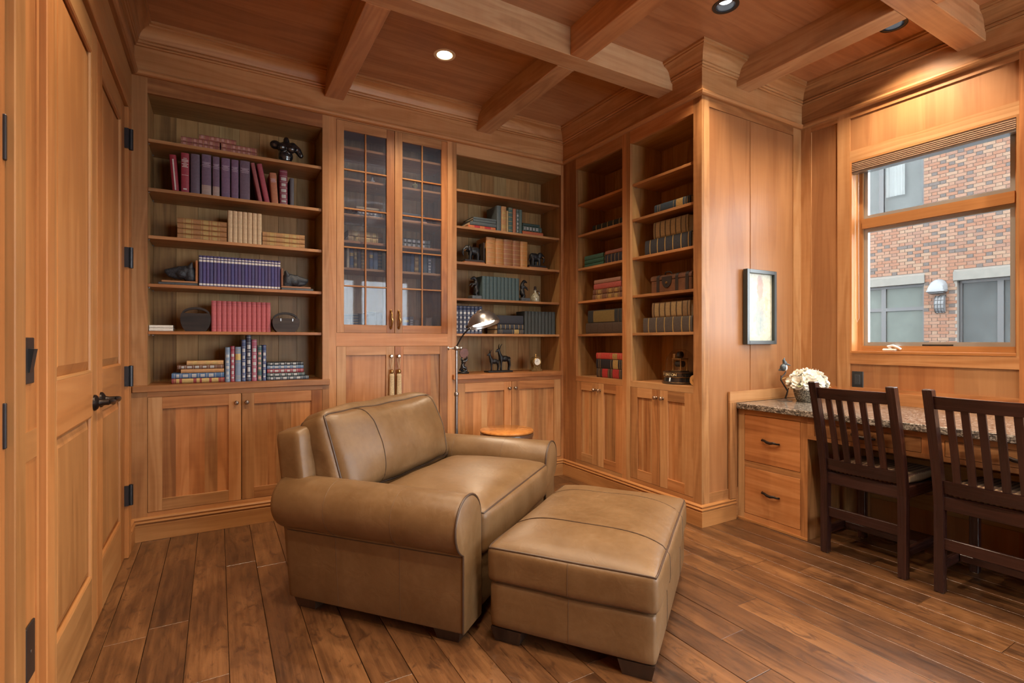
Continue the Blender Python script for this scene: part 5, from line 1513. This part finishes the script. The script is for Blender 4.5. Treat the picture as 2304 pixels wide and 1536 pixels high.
MB().box(-.001, -.0255, .084, .001, -.0246, .106).build('hour_hand', M['black'], r)
MB().box(-.018, -.0255, .083, .0, -.0246, .085).build('minute_hand', M['black'], r)
MB().lathe([(.0, .128), (.008, .129), (.004, .136), (.007, .142), (.0, .156)], (0, .002, 0), 2, 12).build('finial', M['brass'], r)
# bronze goats on one base
r = empty('goat_statuette', (2.100, 3.88, CT + .0004), 0, 'dark bronze statuette of two horned goats on one base', 'statuette')
MB().box(-.115, -.045, 0, .125, .045, .014, c=.004).build('base', M['blackrough'], r)
def goat(ox, oy, s, turn):
    def q(x_, y_, z_): return (ox + x_ * s, oy + y_ * s, .0142 + z_ * s)
    me = blob('goat', M['blackrough'], [(q(.005, 0, .098), (.046 * s, .024 * s, .026 * s)), (q(-.030, 0, .102), (.024 * s, .022 * s, .030 * s)), (q(-.058, 0, .172), (.017 * s, .012 * s, .012 * s))],
        [([q(-.034, 0, .115), q(-.048, 0, .145), q(-.052, 0, .168)], [.020 * s, .014 * s, .012 * s]), ([q(-.060, 0, .172), q(-.080, 0, .160)], [.010 * s, .007 * s])] +
        [([q(a, b, .085), q(a + c, b, .045), q(a, b, .003)], [.013 * s, .008 * s, .007 * s]) for a, b, c in ((-.034, -.012, -.004), (-.028, .012, .006), (.040, -.012, .010), (.046, .012, .004))] +
        [([q(-.050, e * .008, .180), q(-.046, e * .016, .205), q(-.034, e * .026, .225)], [.006 * s, .005 * s, .003 * s]) for e in (-1, 1)] + [([q(.050, 0, .108), q(.062, 0, .098)], [.008 * s, .004 * s])], .004, 3)
    link('goat', me, r)
goat(-.045, -.014, .82, 0); goat(.070, .014, 1.02, 0)
# kneeling figure with a disc
r = empty('figure_with_disc', (1.765, 3.86, CT + .0004), 0, 'dark kneeling figurine holding up a red-brown disc on the counter', 'figurine')
MB().lathe([(.0, 0), (.045, 0), (.047, .006), (.040, .014), (.0, .014)], (0, 0, 0), 2, 24).build('base', M['blackrough'], r)
me = blob('figure', M['blackgloss'], [((-.008, 0, .060), (.018, .018, .024)), ((.0, 0, .092), (.020, .018, .020)), ((.018, 0, .112), (.013, .012, .014))],
    [([(-.012, 0, .050), (.014, -.010, .046), (.022, -.012, .022), (.0, -.012, .018)], [.015, .013, .010, .009]), ([(-.012, 0, .046), (-.026, .010, .030), (.004, .012, .020)], [.015, .012, .010]), ([(.004, -.012, .098), (.024, -.016, .110), (.026, -.014, .135)], [.009, .007, .006]), ([(-.004, .012, .098), (-.014, .014, .120), (.0, .012, .142)], [.009, .007, .006])], .0035, 3)
link('figure', me, r)
MB().lathe([(.0, -.004), (.040, -.004), (.042, 0), (.040, .004), (.0, .004)], (.004, .0, .168), 1, 32).build('disc', plain('red_brown_disc', (.16, .045, .020), .40, 0, .3, 40), r)
# small ornaments behind the glass
r = empty('glass_ornament', (1.36, 3.90, CSH[1] + .0004), 0, 'small glinting glass ornament behind the upper right panes', 'ornament')
MB().lathe([(.0, 0), (.022, 0), (.024, .006), (.010, .014), (.018, .030), (.026, .044), (.020, .056), (.0, .060)], (0, 0, 0), 2, 20).build('body', plain('green_gold_glass', (.30, .30, .12), .12, .4, .5, 60), r)
MB().lathe([(.0, .0603), (.008, .0603), (.006, .070), (.0, .074)], (0, 0, 0), 2, 14).build('lid', M['brass'], r)
r = empty('glass_ornament', (1.02, 3.90, CSH[1] + .0004), 0, 'small clear bottle cluster behind the upper left panes', 'ornament')
MB().lathe([(.0, 0), (.020, 0), (.022, .010), (.020, .030), (.008, .038), (.008, .052), (.0, .052)], (0, 0, 0), 2, 18).build('body', plain('clear_bottle', (.40, .42, .46), .1, .2, .3, 50), r)
MB().lathe([(.0, .0523), (.009, .0523), (.009, .060), (.0, .061)], (0, 0, 0), 2, 14).build('cap', M['steel'], r)

# leather trunk
M['trunk'] = plain('brown_trunk_leather', (.115, .048, .022), .45, 0, .3, 25)
M['strap'] = plain('dark_trunk_strap', (.022, .014, .012), .5)
r = empty('leather_trunk', (2.865, 2.565, SHR[3] + .0004), -PI / 2, 'brown leather trunk with dark straps and a rounded front flap on the shelf', 'trunk')
L2 = .186
MB().box(-L2, -.09, 0, L2, .09, .092, c=.006).build('body', M['trunk'], r)
pr = [(-.091, .0925), (.091, .0925), (.092, .110), (.084, .124), (.065, .131), (-.065, .131), (-.084, .124), (-.092, .110)]
MB().prism(pr, (0, 0, 0), (1, 0, 0), (0, 1, 0), (0, 0, 1), -L2 - .002, L2 + .002).build('lid', M['trunk'], r, angle=50)
for xx in (-.115, .060, .150):
    MB().prism([(-.0935, .001), (-.0935, .110), (-.086, .1255), (-.066, .1335), (.066, .1335), (.086, .1255), (.0935, .110), (.0935, .001), (.0915, .001), (.0915, .109), (.064, .1312), (-.064, .1312), (-.0915, .109), (-.0915, .001)], (0, 0, 0), (1, 0, 0), (0, 1, 0), (0, 0, 1), xx - .013, xx + .013).build('strap', M['strap'], r, smooth=False)
fl_ = [(-.044, .112), (.044, .112)] + [(.044 * math.cos(a), .085 + .052 * math.sin(a)) for a in [0 - PI * i / 14 for i in range(15)]]
MB().prism(fl_, (-.030, -.0965, 0), (0, 1, 0), (1, 0, 0), (0, 0, 1), 0, .0035).build('flap', M['strap'], r, smooth=False)
MB().tube([(-.062, -.075, .128), (-.055, -.080, .142), (-.030, -.082, .147), (-.005, -.080, .142), (.002, -.075, .128)], .005, 8).build('handle', M['strap'], r)
MB().lathe([(.0, -.006), (.008, -.006), (.009, 0), (.0, 0)], (-.030, -.0965, .068), 1, 14).build('lock', M['brass'], r)

# ticker under a glass dome
r = empty('glass_dome_ticker', (2.862, 2.556, .9004), -PI / 2, 'brass and black ticker machine under a glass dome with gilt lettering on its base', 'machine')
MB().lathe([(.0, 0), (.122, 0), (.126, .006), (.126, .012), (.114, .018), (.108, .046), (.112, .050), (.114, .056), (.112, .078), (.116, .082), (.116, .088), (.0, .088)], (0, 0, 0), 2, 48).build('base', M['blackgloss'], r)
for zz, rr in ((.0145, .1215), (.0485, .1105), (.0805, .1145)): MB().lathe([(rr, zz - .0015), (rr + .0022, zz - .0012), (rr + .0022, zz + .0012), (rr, zz + .0015)], (0, 0, 0), 2, 48, cap=False).build('gilt_ring', M['brass'], r)
dm = [(.100, .0885)] + [(.100, .15)] + [(.100 * math.cos(a), .15 + .098 * math.sin(a)) for a in [PI / 2 * i / 10 for i in range(1, 11)]]
MB().lathe(dm, (0, 0, 0), 2, 40, cap=False).build('glass_dome', M['dome'], r)
mc = MB(); mc.box(-.045, -.045, .0885, .045, .045, .094, c=.002); mc.build('bed_plate', M['brass'], r)
for xx, yy in ((-.034, -.030), (.034, -.030), (-.034, .034), (.034, .034)): MB().lathe([(.0, .0943), (.006, .0943), (.004, .105), (.004, .165), (.007, .172), (.0, .172)], (xx, yy, 0), 2, 10).build('pillar', M['brass'], r)
MB().box(-.042, -.036, .1723, .042, .040, .180, c=.002).build('top_plate', M['brass'], r)
MB().lathe([(.0, -.030), (.022, -.030), (.022, .030), (.0, .030)], (.0, .0, .140), 0, 20).build('coil', M['blackrough'], r)
MB().lathe([(.0, -.012), (.024, -.012), (.024, .012), (.0, .012)], (.012, -.01, .2045), 0, 20).build('type_wheel', M['blackgloss'], r)
MB().box(-.030, -.040, .181, -.010, -.030, .212, c=.002).build('ribbon_bracket', M['brass'], r)
MB().lathe([(.0, -.006), (.034, -.006), (.036, -.004), (.036, .004), (.034, .006), (.0, .006)], (.128, -.055, .045), 1, 28).build('tape_reel', plain('pale_wooden_reel', (.50, .26, .085), .4, 0, .2, 30), r) if False else None
def letters(txt, rad, z, size, a0, da, par, mat):
    for i, ch in enumerate(txt):
        if ch == ' ': continue
        cu = bpy.data.curves.new('letter', 'FONT'); cu.body = ch; cu.size = size; cu.extrude = .0008; cu.offset = .0006; cu.align_x = 'CENTER'
        tmp = bpy.data.objects.new('letter', cu); COL.objects.link(tmp)
        dg = bpy.context.evaluated_depsgraph_get()
        me = bpy.data.meshes.new_from_object(tmp.evaluated_get(dg)); bpy.data.objects.remove(tmp)
        me.materials.clear(); me.materials.append(mat)
        a = a0 + da * i                                   # angle from the front (-y), positive to the right
        o = link('letter', me, par, (rad * math.sin(a), -rad * math.cos(a), z)); o.rotation_euler = (PI / 2, 0, a)
letters('WESTERN UNION', .1130, .0580, .0260, -1.62, .172, r, plain('gilt_letter', (.70, .55, .30), .45, .2))
r = empty('tape_reel', (2.80, 2.375, .9004), 0, 'pale wooden tape reel leaning by the dome, half hidden by the post', 'reel')
MB().lathe([(.0, -.008), (.034, -.008), (.036, -.006), (.036, .006), (.034, .008), (.0, .008)], (0, 0, .036), 0, 32).build('disc', plain('pale_wood_disc', (.52, .27, .085), .4, 0, .2, 30), r)
MB().lathe([(.0, -.012), (.010, -.012), (.010, .012), (.0, .012)], (0, 0, .036), 0, 16).build('hub', M['brass'], r)

# tassels on the lower knobs of the display cabinet
M['tassel'] = plain('cream_tassel_thread', (.55, .42, .25), .8, 0, .35, 150, .3, None, .6)
for (xx, lab) in ((1.126, 'cream tassel hanging from the left knob of the glass cabinet'), (1.182, 'cream tassel hanging from the right knob of the glass cabinet')):
    r = empty('tassel', (xx, YB - .024, .72), 0, lab, 'tassel', 'cream tassels')
    MB().tube([(0, .012, .374), (-.007, .004, .372), (-.010, 0, .34), (-.004, 0, .295), (0, 0, .275), (.004, 0, .295), (.009, 0, .34), (.006, .004, .372), (0, .012, .374)], .0022, 6).build('cord', M['tassel'], r)
    MB().lathe([(.0, .240), (.012, .243), (.016, .255), (.012, .268), (.0, .274)], (0, 0, 0), 2, 16).build('bead', M['brass'], r)
    sk = MB(); n = 22; R_ = []
    for (rr, z_) in ((.012, .240), (.016, .232), (.017, .222), (.016, .216), (.0165, .15), (.0185, .02), (.019, 0)):
        R_.append([((rr + .0012 * (k % 2)) * math.cos(2 * PI * k / (2 * n)), (rr + .0012 * (k % 2)) * math.sin(2 * PI * k / (2 * n)), z_) for k in range(2 * n)])
    sk.rings(R_, True, True, flip=True); sk.build('skirt', M['tassel'], r, angle=20)

# ================================================================ ON THE RETURN WALL, THE DESK AND THE WALLS
def portrait_mat():
    """pale painted ground with a soft standing figure"""
    t = NT('faded_figure_painting'); o = t.sep(t.coord('Object'))
    nz = t.noise(t.coord('Object'), 26.0, 4.0, .65, .8)
    col = t.ramp(nz, [(.3, (.36, .37, .28)), (.5, (.50, .48, .36)), (.7, (.58, .56, .44))])
    def ell(cx_, cz_, rx, rz_, c, col, s=.75):
        dx = t.math('DIVIDE', t.math('SUBTRACT', o[0], cx_), rx); dz = t.math('DIVIDE', t.math('SUBTRACT', o[2], cz_), rz_)
        d = t.math('SQRT', t.math('ADD', t.math('MULTIPLY', dx, dx), t.math('MULTIPLY', dz, dz)))
        d = t.math('ADD', d, t.math('MULTIPLY', t.math('SUBTRACT', nz, .5), .9))
        f = t.math('MULTIPLY', t.ramp(d, [(.75, (1, 1, 1)), (1.05, (0, 0, 0))]), s)
        return t.mix(f, col, c)
    col = ell(.005, .130, .040, .085, (.34, .20, .16), col); col = ell(.0, .190, .030, .045, (.36, .22, .18), col)
    col = ell(.010, .010, .050, .085, (.46, .30, .24), col, .5); col = ell(-.012, -.090, .032, .120, (.24, .30, .30), col, .7); col = ell(.026, -.100, .022, .115, (.22, .28, .30), col, .6)
    col = ell(.075, .030, .020, .060, (.52, .36, .20), col, .5)
    return t.fin(col, .35)
r = empty('picture', (3.2985, YR - .0005, 1.4395), 0, 'narrow framed painting of a pale standing figure on the panelled wall', 'picture')
hw, hh_, fw, fd = .1655, .2595, .026, .034
mb = MB(); mb.box(-hw, -fd, -hh_, -hw + fw, 0, hh_, g=2, c=.0015).box(hw - fw, -fd, -hh_, hw, 0, hh_, g=2, c=.0015).box(-hw + fw, -fd, -hh_, hw - fw, 0, -hh_ + fw, c=.0015).box(-hw + fw, -fd, hh_ - fw, hw - fw, 0, hh_, c=.0015)
mb.build('frame', plain('grey_black_frame', (.030, .036, .036), .30), r)
MB().box(-hw + fw, -.012, -hh_ + fw, hw - fw, -.002, hh_ - fw).build('canvas', portrait_mat(), r, smooth=False)

M['vase'] = None
def vase_mat():
    t = NT('grey_carved_vase'); v = t.coord('Object')
    vo = t.node('ShaderNodeTexVoronoi', feature='DISTANCE_TO_EDGE'); t.l.new(v, vo.inputs['Vector']); vo.inputs['Scale'].default_value = 85.0
    d = vo.outputs['Distance']; t.bump(d, .6, .004)
    return t.fin(t.ramp(d, [(.05, (.06, .055, .045)), (.20, (.34, .32, .25))]), .5)
r = empty('vase', (3.545, 2.040, .7854), 0, 'squat grey patterned vase on the granite desk behind the chair', 'vase')
MB().lathe([(.0, 0), (.062, 0), (.066, .004), (.078, .035), (.086, .070), (.084, .100), (.074, .120), (.066, .128), (.068, .134), (.060, .134), (.058, .118), (.062, .02), (.0, .012)], (0, 0, 0), 2, 36, cap=False).build('body', vase_mat(), r)
M['petal'] = plain('cream_petal', (.88, .85, .76), .6, 0, .05, 30, .3)
M['leaf'] = plain('pale_green_leaf', (.26, .28, .14), .55, 0, .2, 40)
b = empty('flower_bouquet', (3.545, 2.040, .785 + .075), 0, 'round bouquet of cream blossoms in the patterned vase', 'flowers')
def petal(mb, O, d, up_, w, l, cup):
    d = d.normalized(); s = d.cross(up_).normalized(); n = s.cross(d).normalized(); vs = []; fs = []
    for i in range(4):
        tt = i / 3; ww = w * (.45 + 1.1 * math.sin(PI * min(.95, .18 + tt * .72))) * .5
        for j in (-1, 0, 1):
            vs.append(tuple(O + d * (l * tt) + s * (ww * j) + n * (cup * (tt * tt) * l + (.22 * ww if j else 0)) + d * (0 if j else .12 * l * (tt > .9))))
    for i in range(3):
        for j in (0, 1): fs.append((i * 3 + j, i * 3 + j + 1, (i + 1) * 3 + j + 1, (i + 1) * 3 + j))
    mb.raw(vs, fs, 2)
rr = random.Random(5)
heads = [V((0, 0, .135))] + [V((.075 * math.cos(a), .075 * math.sin(a), .112)) for a in (.2, 1.45, 2.7, 3.95, 5.2)] + [V((.108 * math.cos(a), .108 * math.sin(a), .066 + .012 * math.sin(5 * a))) for a in (.0, .63, 1.26, 1.88, 2.51, 3.14, 3.77, 4.40, 5.03, 5.65)]
for hpos in heads:
    mb = MB(); out = (hpos - V((0, 0, .02))).normalized(); base = hpos - out * .030
    for ringi, (cnt, spread, ln, w) in enumerate(((8, .22, .046, .020), (12, .50, .050, .024), (16, .80, .050, .026), (18, 1.10, .048, .028), (16, 1.42, .044, .028))):
        for i in range(cnt):
            a = 2 * PI * (i + .5 * (ringi % 2)) / cnt + rr.uniform(-.2, .2)
            ref = V((0, 0, 1)) if abs(out.z) < .9 else V((1, 0, 0))
            e1 = out.cross(ref).normalized(); e2 = out.cross(e1)
            d = out * math.cos(spread) + (e1 * math.cos(a) + e2 * math.sin(a)) * math.sin(spread)
            petal(mb, base, d + V((rr.uniform(-.08, .08),) * 3), out, w, ln * rr.uniform(.9, 1.15), -.25 * rr.uniform(.4, 1.6))
    mb.build('blossom', M['petal'], b, angle=70)
for a in (3.3, 4.1, 5.0, 5.9, .9, 2.2):
    mb = MB(); d = V((math.cos(a), math.sin(a), -.15)); petal(mb, V((.055 * math.cos(a), .055 * math.sin(a), .062)), d, V((0, 0, 1)), .034, .085, -.2); mb.build('leaf', M['leaf'], b, angle=70)
stm = MB().tube([(0, 0, -.055), (0, 0, .10)], .020, 8); stm.build('stems', M['leaf'], b)

r = empty('bird_sculpture', (3.452, 2.142, .7854), 0, 'metal bird perched on a bent branch stand beside the flowers', 'sculpture')
MB().lathe([(.0, 0), (.046, 0), (.047, .003), (.020, .008), (.008, .014), (.0, .014)], (-.005, 0, 0), 2, 28).build('base', M['steel'], r)
rt2 = V((.866, -.5, 0))
MB().tube([rt2 * 0 + up * .010, rt2 * .012 + up * .045, rt2 * .018 + up * .068, rt2 * -.012 + up * .115, rt2 * -.030 + up * .145, rt2 * -.026 + up * .165, rt2 * -.004 + up * .185, rt2 * .006 + up * .205], [.006, .006, .006, .005, .005, .005, .0045, .004], 8).build('branch', M['bronze'], r)
MB().tube([rt2 * -.028 + up * .152, rt2 * -.030 + up * .178], [.004, .002], 8).build('twig', M['bronze'], r)
MB().tube([rt2 * -.024 + up * .150, rt2 * .006 + up * .162, rt2 * .030 + up * .166], [.004, .004, .002], 8).build('twig', M['brass'], r)
MB().tube([rt2 * .016 + up * .062, rt2 * .024 + up * .085, rt2 * .022 + up * .100], [.004, .003, .002], 8).build('twig', M['bronze'], r)
def q2(a, z_): return tuple(rt2 * a + up * z_)
me = blob('bird', plain('blue_grey_enamel', (.060, .075, .085), .35, .3, .4, 60), [(q2(-.014, .232), (.024, .020, .026)), (q2(-.002, .262), (.016, .014, .018))],
    [([q2(-.004, .262), q2(-.010, .285), q2(-.004, .298)], [.013, .009, .004]), ([q2(.006, .258), q2(.028, .250), q2(.042, .246)], [.008, .005, .002]), ([q2(-.022, .222), q2(-.042, .214)], [.014, .006])], .003, 3)
link('bird', me, r)
me = blob('breast', M['white'], [(q2(.004, .230), (.013, .012, .022))], [], .003, 2)
link('breast', me, r)

# switch and sockets
def plate(name, loc, rz, label, w, h, kind):
    r = empty(name, loc, rz, label, 'switch' if kind == 'switch' else 'socket')
    MB().box(-w / 2, -.006, 0, w / 2, 0, h, c=.002).build('plate', M['black'], r)
    if kind == 'switch':
        mb = MB(); a = .016
        mb.rings([[(-a, -.0061, h * .24), (a, -.0061, h * .24), (a, -.0061, h * .76), (-a, -.0061, h * .76)], [(-a, -.009, h * .25), (a, -.009, h * .25), (a, -.018, h * .75), (-a, -.018, h * .75)]]); mb.build('rocker', M['black'], r, smooth=False)
    elif kind == 'socket':
        MB().box(-.017, -.0075, h * .20, .017, -.0061, h * .80, c=.0006).build('insert', plain('dark_grey_plastic', (.03, .032, .036), .3), r)
        mb = MB()
        for zz in (.34, .66):
            for xx in (-.006, .006): mb.box(xx - .0012, -.0079, h * zz, xx + .0012, -.0076, h * zz + .008)
            mb.box(-.0022, -.0079, h * zz - .010, .0022, -.0076, h * zz - .006)
        tag(mb.build('slots', plain('socket_slot', (.002, .002, .002), .6), r), kind='stuff')
    else:
        MB().lathe([(.0, -.0015), (.004, -.0012), (.004, 0), (.0, 0)], (0, -.0061, h / 2), 1, 12).build('screw', M['steel'], r)
plate('light_switch', (XL - .0025, 1.855, 1.085), PI / 2, 'black rocker light switch on the narrow panel beside the doors', .076, .126, 'switch')
plate('wall_socket', (XL - .0025, 1.862, .280), PI / 2, 'black blank wall plate low beside the doors', .076, .150, 'blank')
plate('wall_socket', (XW + .0095, 1.855, .882), -PI / 2, 'black double power socket under the window above the desk', .072, .112, 'socket')
